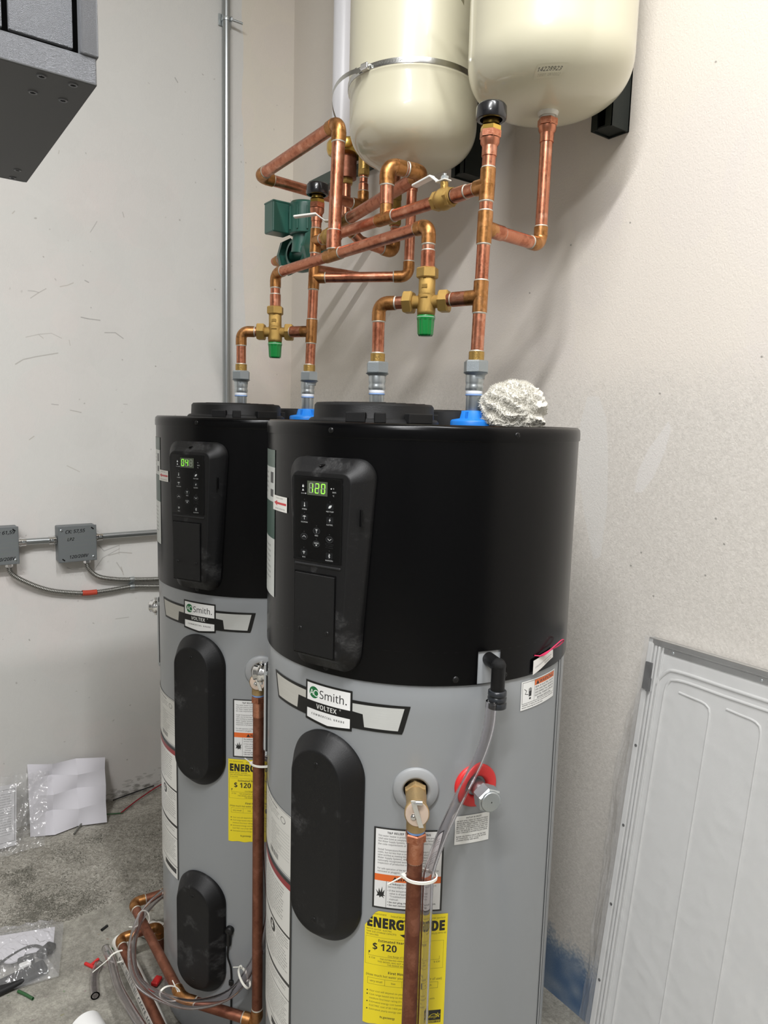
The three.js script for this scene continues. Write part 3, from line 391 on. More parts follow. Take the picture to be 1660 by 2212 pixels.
  // oval covers over the elements
  const ovalCover = (y0, y1) => {
    const A = stadium(0.141, y0, y1), B = stadium(0.133, y0 + 0.004, y1 - 0.004), Cc = stadium(0.1, y0 + 0.022, y1 - 0.022), D = stadium(0.094, y0 + 0.026, y1 - 0.026), E = stadium(0.086, y0 + 0.03, y1 - 0.03);
    const zf = HR + 0.031;
    const m = part('element_cover', loft([A.map(([s, y]) => onSkin(s, y, 0.0005)), A.map(([s, y]) => onSkin(s, y, 0.006)), B.map(([s, y]) => onSkin(s, y, 0.0105)), Cc.map(([s, y]) => V(s, y, zf - 0.002)), D.map(([s, y]) => V(s, y, zf)), E.map(([s, y]) => V(s, y, zf - 0.0015))]), M.dusty, t);
    planarUV(m.geometry, (a, b) => [a * 3.2 + y0, b * 3.2]);
    for (const y of [y0 + 0.047, y1 - 0.047]) { const g = screwGeo.clone(); orient(g, V(0, y, zf - 0.002), V(0, 0, 1)); part('screw', g, M.screw, m); }
  };
  ovalCover(0.694, 1.056); ovalCover(0.158, 0.468);
  // printed stickers
  const LR = HR + 0.0009, print = (tex, rough = 0.5) => phy({ map: tex, roughness: rough, clearcoat: 0.3, clearcoatRoughness: 0.2 });
  part('badge', patch(LR, -30.6, 28.5, (f) => (Math.abs(f + 0.2) < 9.5 ? 1.065 - 0.0052 * (1 - Math.abs(f + 0.2) / 9.5) : f > 26.2 ? 1.0715 + (f - 26.2) * 0.0198 : f < -27.5 ? 1.0715 + (-27.5 - f) * 0.0146 : 1.0715), (f) => (f < -9.7 ? 1.1175 : f < 9.3 ? 1.1315 : 1.1175), 118, [-9.7, 9.3]), badgeMat, t, 'black and silver name badge with a white shield');
  part('energy_label', patch(LR, 15.6, 43.2, (f) => 0.5655 + (f > 40 ? 0 : 0.001 * Math.sin(f)), (f) => (fahrenheit ? Math.min(0.769, 0.7405 + (f - 15.6) * 0.0072) : 0.769), 24), print(energyTex), t, 'yellow energy cost label');
  part('relief_valve_label', patch(LR, 17.9, 40.9, 0.7745, 0.914, 16), print(tpTex), t, 'white warning label with orange band');
  part('outlet_label', patch(LR, 44.3, 56.6, 0.8865, 0.935, 8), print(outletTex), t);
  part('shock_warning_label', patch(LR, 67.5, 88, 1.0935, 1.142, 14), print(warnTex), t, 'white label with an orange warning band');
  part('rating_label', patch(LR, -52, -16.4, 0.756, 0.872, 20), print(ratingTex), t);
  part('safety_label', patch(LR, -52, -16.2, 0.412, 0.751, 20), print(safetyTex), t);
  part('efficiency_label', patch(SR + 0.0008, -58, -31.5, 1.245, 1.5, 16), print(greenTex), t);
  part('arrow_sticker', patch(SR + 0.0012, -33, -21, 1.399, 1.4245, 8), print(arrowTex), t, 'small white sticker with a red arrow');
  // electrical plate and connector on the left flank
  const pl = part('junction_plate', (() => { const g = rbox(0.1, 0.178, 0.006, 0.003); g.translate(0, 0.995, HR + 0.0035); g.rotateY(rad(-66)); return g; })(), M.plate, t);
  part('gasket', (() => { const g = rbox(0.104, 0.182, 0.005, 0.003); g.translate(0, 0.995, HR - 0.001); g.rotateY(rad(-66)); return g; })(), M.blackMatte, pl);
  { const d = V(Math.sin(rad(-64)), 0, Math.cos(rad(-64))), p = d.clone().multiplyScalar(HR + 0.004).setY(1.05); part('cable_connector', latheAt([[0.001, 0], [0.021, 0], [0.021, 0.006], [0.016, 0.007], [0.016, 0.014], [0.019, 0.016], [0.019, 0.024], [0.014, 0.026], [0.0155, 0.033], [0.01, 0.037], [0.001, 0.0375]], p, d), M.chrome, pl); for (const s of [-1, 1]) part('clamp_screw', cyl(p.clone().add(V(0, s * 0.012, 0)).addScaledVector(d, 0.02), p.clone().add(V(0, s * 0.024, 0)).addScaledVector(d, 0.02), 0.0035, 10), M.chrome, pl); for (const yy of [0.915, 1.075]) screwAt(pl, -50, yy, HR + 0.001, 1.1, M.zinc); }
  // relief valve port, capped hot port
  const dir = (f) => V(Math.sin(rad(f)), 0, Math.cos(rad(f))), at = (f, R, y) => dir(f).multiplyScalar(R).setY(y);
  part('port_ring', latheAt([[0.019, 0.001], [0.0205, 0.006], [0.0245, 0.0075], [0.034, 0.004], [0.0365, 0.001], [0.0365, -0.004]], at(31, HR, 0.982), dir(31), 48), M.ringGrey, t);
  part('port_hole', latheAt([[0.0195, 0.002], [0.0195, 0.0008], [0.001, 0.0008]], at(31, HR, 0.982), dir(31), 32), M.gloss, t);
  part('port_ring', latheAt([[0.0165, 0.001], [0.018, 0.006], [0.022, 0.0075], [0.033, 0.0045], [0.036, 0.001], [0.036, -0.004]], at(51, HR, 0.984), dir(51), 48), M.red, t, 'red plastic ring around the side nipple');
  const nz = part('side_nipple', latheAt([[0.001, 0.03], [0.0125, 0.03], [0.0125, 0], [0.001, 0]], at(51, HR, 0.984), dir(51), 24), M.zinc, t);
  part('end_cap', merge([hexAt(at(51, HR + 0.04, 0.984), dir(51), 0.0205, 0.024), latheAt([[0.001, 0.014], [0.014, 0.014], [0.0165, 0.012], [0.0175, -0.012]], at(51, HR + 0.041, 0.984), dir(51), 24)]), M.zinc, nz);
  // drain outlet at the shroud notch
  const d52 = dir(53.5), e0 = at(53.5, HR - 0.006, 1.192), e1 = at(53.5, HR + 0.031, 1.190), dr = part('drain_elbow', merge([cyl(e0, e1, 0.0105, 18), cyl(e1.clone().add(V(0, 0.004, 0)), e1.clone().add(V(0, -0.046, 0)), 0.0108, 18), new THREE.SphereGeometry(0.0112, 16, 12).translate(e1.x, e1.y + 0.001, e1.z)]), M.blackPlastic, t);
  part('drain_cuff', orient(lathe([[0.0105, 0.028], [0.014, 0.027], [0.0145, 0.021], [0.0125, 0.02], [0.0125, 0.018], [0.0145, 0.017], [0.0145, 0.012], [0.0125, 0.011], [0.0125, 0.009], [0.0148, 0.008], [0.0148, 0.001], [0.012, 0]], 28), e1.clone().add(V(0, -0.066, 0)), V(0, 1, 0)), std({ color: 0x23262a, roughness: 0.3 }), dr);
  // temperature lead on the lower jacket
  const k = part('sensor_plug', merge([latheAt([[0.001, 0.012], [0.008, 0.011], [0.0105, 0.008], [0.0105, 0]], at(16.4, HR, 0.337), dir(16.4)), cyl(at(16.2, HR + 0.006, 0.335), at(16.0, HR + 0.006, 0.302), 0.0058, 12, 0.007)]), M.cord, t);
  part('lead', sweep([at(16, HR + 0.006, 0.304), at(15.4, HR + 0.005, 0.27), at(17, HR + 0.004, 0.24), at(17.2, HR + 0.004, 0.16), at(17, HR + 0.004, 0.06), at(17, HR + 0.004, 0.02)], 0.0022, 40, 8), M.cord, k);
  part('lead_clip', rbox(0.011, 0.012, 0.006, 0.001).rotateY(rad(17)).translate(...at(17.2, HR + 0.004, 0.2).toArray()), M.cord, k);
  // top nipples with blue collar on the right one
  nip.forEach(([a, b], i) => {
    const np = part('top_nipple', lathe([[0.001, 1.655], [0.0165, 1.655], [0.0185, 1.65], [0.0185, 1.637], [0.0175, 1.634], [0.0175, 1.63], [0.0185, 1.628], [0.0185, 1.621], [0.016, 1.619], [0.016, 1.545], [0.001, 1.545]], 32), M.zinc, t); np.position.set(a, 0, b);
    part('thread_tape', lathe([[0.0161, 1.619], [0.0173, 1.6185], [0.0174, 1.613], [0.0161, 1.612]], 28), M.tape, np); part('thread_tape', lathe([[0.0162, 1.6125], [0.0176, 1.612], [0.0175, 1.6095], [0.0162, 1.609]], 28), M.tapeBlue, np);
    if (i === 0) part('blue_collar', merge([lathe([[0.017, 1.579], [0.026, 1.578], [0.030, 1.563], [0.046, 1.560], [0.049, 1.557], [0.049, 1.548]], 48), ...[0, 1, 2, 3, 4, 5].map((q) => { const g = rbox(0.004, 0.018, 0.006, 0.001); g.translate(0, 1.568, 0.029); g.rotateY(q * Math.PI / 3); return g; })]), M.blueCap, np, 'bright blue plastic collar');
  });
  { const q = rng(Math.round(pos[0] * 100)), list = []; for (let i = 0; i < 46; i++) { const a = rad(-70 + 170 * q()), R = 0.2 + 0.06 * q(), c = new THREE.IcosahedronGeometry(0.0009 + 0.0018 * q() * q(), 0); list.push(c.translate(R * Math.sin(a), 1.5482, R * Math.cos(a))); } part('plaster_crumbs', merge(list), M.white, lid, 'tiny white plaster crumbs').userData.kind = 'stuff'; }
  return t;
}
const badgeMat = phy({ map: badgeTex, roughness: 0.4, specularIntensity: 0.5 });
const H1 = [1.644, 0, 0.612], H2 = [1.025, 0, 0.608], A1 = rad(22), A2 = rad(28);
const heater1 = makeHeater('nearer grey and black water heater whose display reads 120', H1, A1, [[0.019, -0.178], [-0.205, -0.159]], ['bc', 'abdeg', 'abcdef'], true);
const heater2 = makeHeater('farther grey and black water heater whose display reads 048', H2, A2, [[0.007, -0.159], [-0.185, -0.115]], ['abcdef', 'bcfg', ''], false);
heater1.updateMatrixWorld(true); heater2.updateMatrixWorld(true);
const L1 = (x, y, z) => heater1.localToWorld(V(x, y, z)), L2 = (x, y, z) => heater2.localToWorld(V(x, y, z));
const C1 = (f, R, y) => L1(R * Math.sin(rad(f)), y, R * Math.cos(rad(f))), C2 = (f, R, y) => L2(R * Math.sin(rad(f)), y, R * Math.cos(rad(f)));

// ------------------------------------------------------------------ soldered copper pipework
const PR = 0.0132, BR = 0.0158, TR = 0.0108;
const ringG = (p, d, r) => orient(lathe([[r * 1.0, 0], [r * 1.12, 0.0004], [r * 1.07, 0.0018], [r * 1.01, 0.0032]], 20), p, d);
function elbow(g, p, a, b, r, mat = M.fitting) { // a and b point away from the corner along the two legs
  const br = r * 1.45, cup = r * 1.35, S = p.clone().addScaledVector(a, br), E = p.clone().addScaledVector(b, br), k = br * 0.55;
  const c = new THREE.CubicBezierCurve3(S, S.clone().addScaledVector(a, -k), E.clone().addScaledVector(b, -k), E);
  const tube = new THREE.TubeGeometry(c, 12, r * 1.11, 18); uvScale(tube, br * 2, r * 6, p.x * 3, p.y * 3);
  const m = part('elbow', merge([tube, cyl(S.clone().addScaledVector(a, -0.001), S.clone().addScaledVector(a, cup), r * 1.14, 20), cyl(E.clone().addScaledVector(b, -0.001), E.clone().addScaledVector(b, cup), r * 1.14, 20)]), mat, g);
  part('solder_ring', ringG(S.clone().addScaledVector(a, cup), a, r), M.solder, m); part('solder_ring', ringG(E.clone().addScaledVector(b, cup), b, r), M.solder, m);
  return br + cup;
}
function tee(g, p, dirs, r, mat = M.fitting) {
  const L = r * 2.3; const list = [new THREE.SphereGeometry(r * 1.15, 16, 12).translate(p.x, p.y, p.z)];
  dirs.forEach((d) => list.push(cyl(p, p.clone().addScaledVector(d, L), r * 1.14, 20)));
  const m = part('tee', merge(list), mat, g); dirs.forEach((d) => part('solder_ring', ringG(p.clone().addScaledVector(d, L), d, r), M.solder, m));
}
function coupling(g, p, d, r) { const m = part('coupling', cyl(p.clone().addScaledVector(d, -r * 1.3), p.clone().addScaledVector(d, r * 1.3), r * 1.13, 20), M.copper, g); for (const s of [1, -1]) part('solder_ring', ringG(p.clone().addScaledVector(d, s * r * 1.3), d.clone().multiplyScalar(s), r), M.solder, m); }
// nodes: [position, kind, extra branch directions]; kinds: n end, e elbow, t tee, c coupling
function run(g, nodes, r = PR, mat = M.copper, fit = M.fitting) {
  nodes = nodes.map((q) => ({ p: q[0], k: q[1] || 'n', br: q[2] || [] }));
  nodes.forEach((n, i) => {
    const a = i ? nodes[i - 1].p.clone().sub(n.p).normalize() : null, b = i + 1 < nodes.length ? nodes[i + 1].p.clone().sub(n.p).normalize() : null;
    if (n.k === 'e') elbow(g, n.p, a || n.br[0], b || n.br[0], r, fit);
    if (n.k === 't') tee(g, n.p, [a, b, ...n.br].filter(Boolean), r, fit);
    if (n.k === 'c') coupling(g, n.p, b, r);
    if (b) { const L = nodes[i + 1].p.distanceTo(n.p), s = n.k === 'e' ? r * 1.6 : 0, e = nodes[i + 1].k === 'e' ? r * 1.6 : 0; if (L - s - e > 0.002) part('pipe', cyl(n.p.clone().addScaledVector(b, s), n.p.clone().addScaledVector(b, L - e), r, 22), mat, g); }
  });
}
function unionOf(g, p) { // steel union nut and brass tail at the foot of a riser; p = top of the heater nipple
  const m = part('union_nut', merge([hexAt(p.clone().add(V(0, 0.012, 0)), V(0, 1, 0), 0.0255, 0.026), latheAt([[0.0255, 0], [0.021, -0.003], [0.0185, -0.006], [0.0185, -0.012]], p.clone(), V(0, 1, 0))]), M.zincDull, g);
  part('brass_tail', cyl(p.clone().add(V(0, 0.024, 0)), p.clone().add(V(0, 0.042, 0)), 0.0158, 22), M.brass, m); part('solder_ring', ringG(p.clone().add(V(0, 0.042, 0)), V(0, 1, 0), PR), M.solder, m);
}
function adapterTop(g, p, d) { part('female_adapter', merge([cyl(p.clone().addScaledVector(d, -0.02), p.clone().addScaledVector(d, 0.004), PR * 1.13, 20), latheAt([[PR * 1.13, -0.002], [0.0185, 0.004], [0.019, 0.012]], p, d), hexAt(p.clone().addScaledVector(d, 0.02), d, 0.0215, 0.016)]), M.copper, g); }
const UP = V(0, 1, 0), lean = (a, b, y) => { const t = (y - a.y) / (b.y - a.y); return a.clone().lerp(b, t); };
// points of the two leaning risers and the two short cold legs
const R1a = V(1.595, 1.56, 0.44), R1b = V(1.602, 2.166, 0.431), R1 = (y) => lean(R1a, R1b, y);
const R2a = V(0.957, 1.55, 0.4645), R2b = V(0.969, 2.16, 0.448), R2 = (y) => lean(R2a, R2b, y);
const P1 = V(1.394, 1.798, 0.541), P2 = V(0.808, 1.788, 0.593);
const MV1 = V(1.484, 1.803, 0.483), MV2 = V(0.867, 1.787, 0.519);
const dn = (a, b) => b.clone().sub(a).normalize();
const M1a = R1(2.019), M1b = R2(2.022), T2 = V(1.567, 0, 0.238), T1 = V(1.14, 0, 0.27);
const d1 = dn(R1(1.805), MV1), d2 = dn(R2(1.787), MV2), b1 = V(T2.x, 1.95, T2.z), b2 = V(T1.x, 1.931, T1.z), m3a = V(1.484, 1.957, 0.483), m3b = V(0.867, 1.944, 0.519), m3t = V(1.142, 1.9505, 0.503);
// hot risers
const riserParts = (label, R, dm, db, dh, yT) => { const g = thing('copper_riser', label, 'pipe', [0, 0, 0], 0, 'vertical copper risers'); unionOf(g, R(1.655)); run(g, [[R(1.692)], [R(yT[0]), 't', [dm]], [R(yT[1]), 't', [db]], [R(yT[1] + 0.043), 'n'], [R(yT[2]), 't', [dh]], [R(2.085)]]); adapterTop(g, R(2.092), dn(R(1.6), R(2.1))); return g; };
const bdir1 = dn(R1(1.938), V(T2.x, 1.938, T2.z)), bdir2 = dn(R2(1.928), V(T1.x, 1.93, T1.z)), hdir = dn(M1a, M1b);
riserParts('tall copper riser with tees, rising from the blue collar of the nearer heater', R1, d1, bdir1, hdir, [1.805, 1.938, 2.019]);
riserParts('tall copper riser with tees, rising from the farther heater', R2, d2, bdir2, hdir.clone().negate(), [1.787, 1.928, 2.022]);
for (const [R, w] of [[R1, 'nearer'], [R2, 'farther']]) { const g = thing('vacuum_relief_valve', `brass valve with black mushroom cap on top of the ${w} riser`, 'valve', R(2.118).toArray(), 0, 'black capped relief valves');
  part('hexagon', hexAt(V(0, 0.004, 0), UP, 0.0205, 0.012), M.brassBright, g); part('body', lathe([[0.019, 0.01], [0.016, 0.014], [0.0155, 0.03], [0.017, 0.032], [0.001, 0.034]], 24), M.brassBright, g);
  part('cap', lathe([[0.022, 0.021], [0.027, 0.0205], [0.0295, 0.0225], [0.03, 0.03], [0.0295, 0.044], [0.026, 0.049], [0.021, 0.0505], [0.001, 0.051]], 36), phy({ color: 0x17171a, roughness: 0.25, clearcoat: 0.4 }), g); }
// cold legs with elbows to the mixing valves
for (const [P, MV, w] of [[P1, MV1, 'nearer'], [P2, MV2, 'farther']]) { const g = thing('cold_water_leg', `short copper leg turning into the left port of the ${w} mixing valve`, 'pipe', [0, 0, 0], 0, 'short cold water legs'); unionOf(g, V(P.x, 1.655, P.z)); run(g, [[V(P.x, 1.692, P.z)], [P.clone().setY(MV.y), 'e'], [MV.clone().addScaledVector(dn(MV, P.clone().setY(MV.y)), 0.05)]]); }
for (const [R, y, MV, w] of [[R1, 1.805, MV1, 'nearer'], [R2, 1.787, MV2, 'farther']]) { const a = R(y), g = thing('riser_stub', `short copper stub between the ${w} riser and its mixing valve`, 'pipe', [0, 0, 0], 0, 'short stubs beside the mixing valves'); const d = dn(a, MV); run(g, [[a.clone().addScaledVector(d, 0.03)], [a.clone().addScaledVector(d, 0.045), 'c'], [MV.clone().addScaledVector(d, -0.048)]]); }
// thermostatic mixing valves
for (const [MV, P, w] of [[MV1, P1, 'above the nearer heater'], [MV2, P2, 'above the farther heater']]) {
  const d = dn(MV, P.clone().setY(MV.y)), g = thing('mixing_valve', `brass mixing valve with ribbed green cap ${w}`, 'valve', MV.toArray(), Math.atan2(-d.z, d.x), 'brass mixing valves');
  part('body', merge([lathe([[0.001, -0.028], [0.0185, -0.028], [0.0195, -0.02], [0.0185, 0.012], [0.0175, 0.016], [0.0175, 0.05], [0.001, 0.05]], 28), latheAt([[0.0135, 0], [0.0135, 0.026], [0.0165, 0.03]], V(0, 0, 0), V(1, 0, 0)), latheAt([[0.0135, 0], [0.0135, 0.026], [0.0165, 0.03]], V(0, 0, 0), V(-1, 0, 0)), rbox(0.016, 0.004, 0.04, 0.0015).translate(0, 0.008, 0), rbox(0.012, 0.008, 0.037, 0.001).translate(0, 0.03, 0)]), M.brass, g);
  for (const s of [-1, 1]) part('union_nut', hexAt(V(s * 0.039, 0, 0), V(1, 0, 0), 0.0245, 0.022), M.brass, g);
  part('union_nut', hexAt(V(0, 0.058, 0), UP, 0.0235, 0.022), M.brass, g);
  for (const s of [-1, 1]) part('port_mark', new THREE.TorusGeometry(0.004, 0.0008, 6, 16).rotateX(0).translate(s * 0.022, 0.002, 0.0145), M.brass, g);
  const cap = []; for (let i = 0; i < 60; i++) { const t = i / 60 * Math.PI * 2, f = 1 + 0.035 * Math.cos(t * 12); cap.push([Math.cos(t) * f, Math.sin(t) * f]); }
  const ring = (r, y, flat) => cap.map(([a, b]) => { const q = flat ? 1 / Math.hypot(a, b) : 1; return V(a * r * q, y, b * r * q); });
  const gc = part('cap', loft([ring(0.0185, -0.028, 1), ring(0.0195, -0.029, 1), ring(0.0195, -0.036, 1), ring(0.0182, -0.0365), ring(0.0165, -0.066), ring(0.014, -0.0705), ring(0.002, -0.071, 1)]), M.greenCap, g, 'ribbed translucent green cap');
  part('cap_band', lathe([[0.0196, -0.0325], [0.01985, -0.0325], [0.01985, -0.031], [0.0196, -0.031]], 40), std({ color: 0x9fc4a8, roughness: 0.5 }), gc);
}
// mixed water header joining both mixing valves, with the tall loop above it
{ const g = thing('mixed_water_header', 'lower slanting copper header joining the tops of both mixing valves', 'pipe');
  run(g, [[MV1.clone().add(V(0, 0.066, 0))], [m3a.clone().lerp(MV1, 0.35), 'n'], [m3a, 'e'], [m3t, 't', [UP]], [m3b, 'e'], [MV2.clone().add(V(0, 0.066, 0))]]); coupling(g, MV1.clone().add(V(0, 0.085, 0)), UP, PR); coupling(g, MV2.clone().add(V(0, 0.083, 0)), UP, PR); }
{ const g = thing('tall_pipe_loop', 'tall copper loop rising from the lower header and turning back toward the corner', 'pipe'); const q = V(1.142, 2.257, 0.493), e = V(0.703, 2.242, 0.49);
  run(g, [[m3t.clone().add(V(0, 0.024, 0))], [q, 'e'], [e, 'e'], [V(0.69, 2.232, 0.118), 'e'], [V(0.69, 2.3, 0.118)]], BR); coupling(g, m3t.clone().add(V(0, 0.035, 0)), UP, BR); }
// hot header between the risers with two ball valves
const ballAt = [0.2, 0.88];
{ const g = thing('hot_water_header', 'middle copper header joining both risers through two ball valves', 'pipe'); const at = (t) => M1a.clone().lerp(M1b, t), tt = 0.515;
  run(g, [[at(0.045)], [at(0.165)]]); run(g, [[at(0.235)], [at(tt), 't', [UP]], [at(0.82)]]); run(g, [[at(0.915)], [at(0.955)]]); coupling(g, at(0.12), hdir, PR);
  const p = at(tt), q = p.clone().setY(2.138), w = V(q.x + 0.012, 2.138, 0.345), s = V(0.83, 2.115, 0.33);
  const g2 = thing('return_branch', 'copper branch rising in a double bend over the hot header toward the pump', 'pipe');
  run(g2, [[p.clone().add(V(0, 0.03, 0))], [q, 'e'], [w, 'e'], [V(0.862, 2.118, 0.30), 'e'], [V(0.862, 2.075, 0.24), 'n'], [V(0.862, 2.06, 0.115), 'e'], [V(0.862, 2.12, 0.115)]], BR);
  ballAt.forEach((t, i) => { const c = at(t), v = thing('ball_valve', i ? 'brass ball valve with white lever behind the farther riser' : 'brass ball valve with white lever beside the nearer riser', 'valve', c.toArray(), Math.atan2(-hdir.z, hdir.x), 'brass ball valves');
    part('body', merge([latheAt([[0.0155, -0.03], [0.0175, -0.029], [0.0175, -0.018], [0.0195, -0.014], [0.0225, -0.004], [0.0225, 0.004], [0.0195, 0.014], [0.0165, 0.018]], V(0, 0, 0), V(1, 0, 0)), cyl(V(0, 0.015, 0), V(0, 0.034, 0), 0.0085, 16)]), M.brass, v);
    part('end_hexagon', hexAt(V(-0.019, 0, 0), V(1, 0, 0), 0.0205, 0.013), M.brass, v); part('end_hexagon', hexAt(V(0.022, 0, 0), V(1, 0, 0), 0.0205, 0.013), M.brass, v);
    const tip = 1, lv = part('lever', merge([rbox(0.03, 0.003, 0.02, 0.0012).translate(tip * 0.004, 0.037, 0), rbox(0.034, 0.003, 0.015, 0.0012).rotateZ(tip * 0.62).translate(tip * 0.028, 0.0455, 0), rbox(0.062, 0.006, 0.017, 0.0028).rotateZ(tip * -0.1).translate(tip * 0.07, 0.052, 0)]), M.lever, v); if (i) lv.rotation.y = 0.75;
    part('stem_nut', merge([hexAt(V(0, 0.043, 0), UP, 0.0085, 0.007), cyl(V(0, 0.045, 0), V(0, 0.051, 0), 0.0045, 12)]), M.zinc, lv); });
}
// expansion tank branches
{ const g = thing('expansion_tank_branch', 'copper branch bending up into the bottom of the right tank', 'pipe', [0, 0, 0], 0, 'expansion tank branches'); run(g, [[R1(1.938).addScaledVector(bdir1, 0.028)], [R1(1.938).addScaledVector(bdir1, 0.04), 'c'], [b1.clone().setY(1.942), 'e'], [V(T2.x + 0.003, 2.165, T2.z)]]); adapterTop(g, V(T2.x + 0.003, 2.172, T2.z), UP); }
{ const g = thing('expansion_tank_branch', 'copper branch bending up into the bottom of the left tank', 'pipe', [0, 0, 0], 0, 'expansion tank branches'); run(g, [[R2(1.928).addScaledVector(bdir2, 0.028)], [b2, 'e'], [V(T1.x + 0.004, 2.16, T1.z)]]); adapterTop(g, V(T1.x + 0.004, 2.164, T1.z), UP); }
// ------------------------------------------------------------------ expansion tanks
const tankText = canvasTex(256, 110, (x, w, h) => { x.fillStyle = '#d2cdb4'; x.fillRect(0, 0, w, h); x.fillStyle = '#4b4840'; x.font = 'bold 44px monospace'; x.fillText('14228923', 12, 52, 232); x.fillStyle = '#9a9682'; x.font = '30px monospace'; x.fillText('T0001 UN1O3I2', 30, 92, 210); });
function dish(R, h, n = 22) { const o = [[0.001, 0]]; for (let i = 1; i <= n; i++) { const t = i / n, r = R * Math.sin(t * Math.PI / 2); o.push([r, h * (1 - Math.pow(1 - Math.pow(r / R, 3.1), 1 / 2.3))]); } return o; }
for (const [c, R, y0, label, k] of [[T1, 0.166, 2.202, 'left cream expansion tank with a steel band around its seam', 0], [T2, 0.172, 2.212, 'right cream expansion tank, larger in view, with a printed serial number', 1]]) {
  const g = thing('expansion_tank', label, 'tank', [c.x, y0, c.z], 0, 'cream expansion tanks');
  const prof = k ? [...dish(R, 0.105), [R, 0.3], [R, 0.62], [R * 0.9, 0.7], [R * 0.5, 0.75], [0.001, 0.76]] : [...dish(R - 0.003, 0.1), [R - 0.003, 0.165], [R + 0.0015, 0.172], [R + 0.0015, 0.178], [R, 0.183], [R, 0.56], [R * 0.9, 0.64], [R * 0.5, 0.69], [0.001, 0.7]];
  part('shell', lathe(prof, 96), M.tank, g);
  part('nozzle', merge([cyl(V(0.003, -0.028, 0), V(0.003, 0.004, 0), 0.0155, 20), cyl(V(0.003, -0.008, 0), V(0.003, 0.004, 0), 0.019, 20, 0.024)]), std({ color: 0xd8d6cc, roughness: 0.5, metalness: 0.2, bumpMap: rep(grainTex, 1), bumpScale: 0.002 }), g);
  if (k) { const a0 = rad(62), P = dish(R, 0.105), prf = (s) => { const f = s * (P.length - 1), i = Math.min(P.length - 2, Math.floor(f)), q = f - i; return [P[i][0] + (P[i + 1][0] - P[i][0]) * q, P[i][1] + (P[i + 1][1] - P[i][1]) * q]; };
    part('serial_print', gridGeo(10, 4, (u, v) => { const s = 0.5 + 0.135 * v, p = prf(s), a = a0 - 0.42 * u - 0.1 * v; return V(Math.cos(a) * (p[0] + 0.0004), p[1] - 0.0006, Math.sin(a) * (p[0] + 0.0004)); }), phy({ map: tankText, roughness: 0.34, clearcoat: 0.8, clearcoatRoughness: 0.06, side: THREE.DoubleSide }), g); }
}
// worm drive bands
function band(c, R, y, label, a0, tilt) {
  const g = thing('band_clamp', label, 'band clamp', [c.x, y, c.z], 0, 'stainless band clamps around the tanks');
  part('band', (() => { const q = lathe([[R + 0.0012, -0.0065], [R + 0.0024, -0.006], [R + 0.0024, 0.006], [R + 0.0012, 0.0065]], 96); q.rotateX(tilt); return q; })(), M.steel, g);
  const n = V(Math.cos(a0), 0, Math.sin(a0)), tdir = V(Math.sin(a0), 0, -Math.cos(a0)), p = n.clone().multiplyScalar(R + 0.0075).add(V(0, -Math.sin(tilt) * n.z * R, 0));
  const h = rbox(0.024, 0.016, 0.012, 0.003); const mm = new THREE.Matrix4().makeBasis(tdir, UP, n); h.applyMatrix4(mm); h.translate(p.x, p.y, p.z); part('screw_housing', h, M.chrome, g);
  part('worm_screw', merge([cyl(p.clone().addScaledVector(tdir, -0.03), p.clone().addScaledVector(tdir, 0.014), 0.0045, 12), hexAt(p.clone().addScaledVector(tdir, -0.03), tdir, 0.0065, 0.008)]), M.steel, g);
  part('slots', merge(Array.from({ length: 22 }, (_, i) => { const a = a0 - 0.1 - i * 0.022, m = V(Math.cos(a), 0, Math.sin(a)), tt = V(Math.sin(a), 0, -Math.cos(a)); const b = new THREE.BoxGeometry(0.0014, 0.007, 0.0008); b.rotateZ(0.2); b.applyMatrix4(new THREE.Matrix4().makeBasis(tt, UP, m)); const q = m.multiplyScalar(R + 0.0026); return b.translate(q.x, q.y - Math.sin(tilt) * q.z, q.z); })), std({ color: 0x55554f, metalness: 0.8, roughness: 0.5 }), g);
  const tail = []; for (let i = 0; i <= 14; i++) { const t = i / 14; const a = a0 + 0.08 + t * 0.9; tail.push([V(Math.cos(a) * (R + 0.012 + 0.03 * Math.sin(t * 2.4)), -0.004 - 0.062 * t * t - Math.sin(tilt) * Math.sin(a) * R, Math.sin(a) * (R + 0.012 + 0.03 * Math.sin(t * 2.4)))]); }
  part('loose_tail', gridGeo(14, 1, (u, v) => { const q = tail[Math.round(u * 14)][0]; return V(q.x, q.y + (v - 0.5) * 0.011, q.z); }), std({ color: 0xcfcfcc, metalness: 1, roughness: 0.25, side: THREE.DoubleSide }), g);
}
band(T1, 0.1665, 2.386, 'stainless band clamp with worm screw around the left tank', rad(80), 0);
band(T2, 0.172, 2.545, 'stainless band clamp high on the right tank', rad(100), 0);
// wall struts that carry the tanks
const strutGeo = (x0, x1, y0, y1, z0, z1) => { const t = 0.004; return merge([slab(x0, x0 + t, y0, y1, z0, z1), slab(x1 - t, x1, y0, y1, z0, z1), slab(x0, x1, y0, y1, z0, z0 + t), slab(x0, x0 + (x1 - x0) * 0.3, y0, y1, z1 - t, z1), slab(x1 - (x1 - x0) * 0.3, x1, y0, y1, z1 - t, z1), slab(x0 + t, x1 - t, y0 + 0.003, y0 + 0.006, z0, z1 - t)]); };
single('tank_strut', strutGeo(1.098, 1.15, 2.225, 2.95, 0, 0.1), M.strut, 'dark channel strut on the wall behind the left tank', 'strut', 'dark struts behind the tanks');
single('tank_strut', strutGeo(1.545, 1.6, 2.222, 2.97, 0, 0.066), M.strut, 'dark channel strut on the wall behind the right tank', 'strut', 'dark struts behind the tanks');
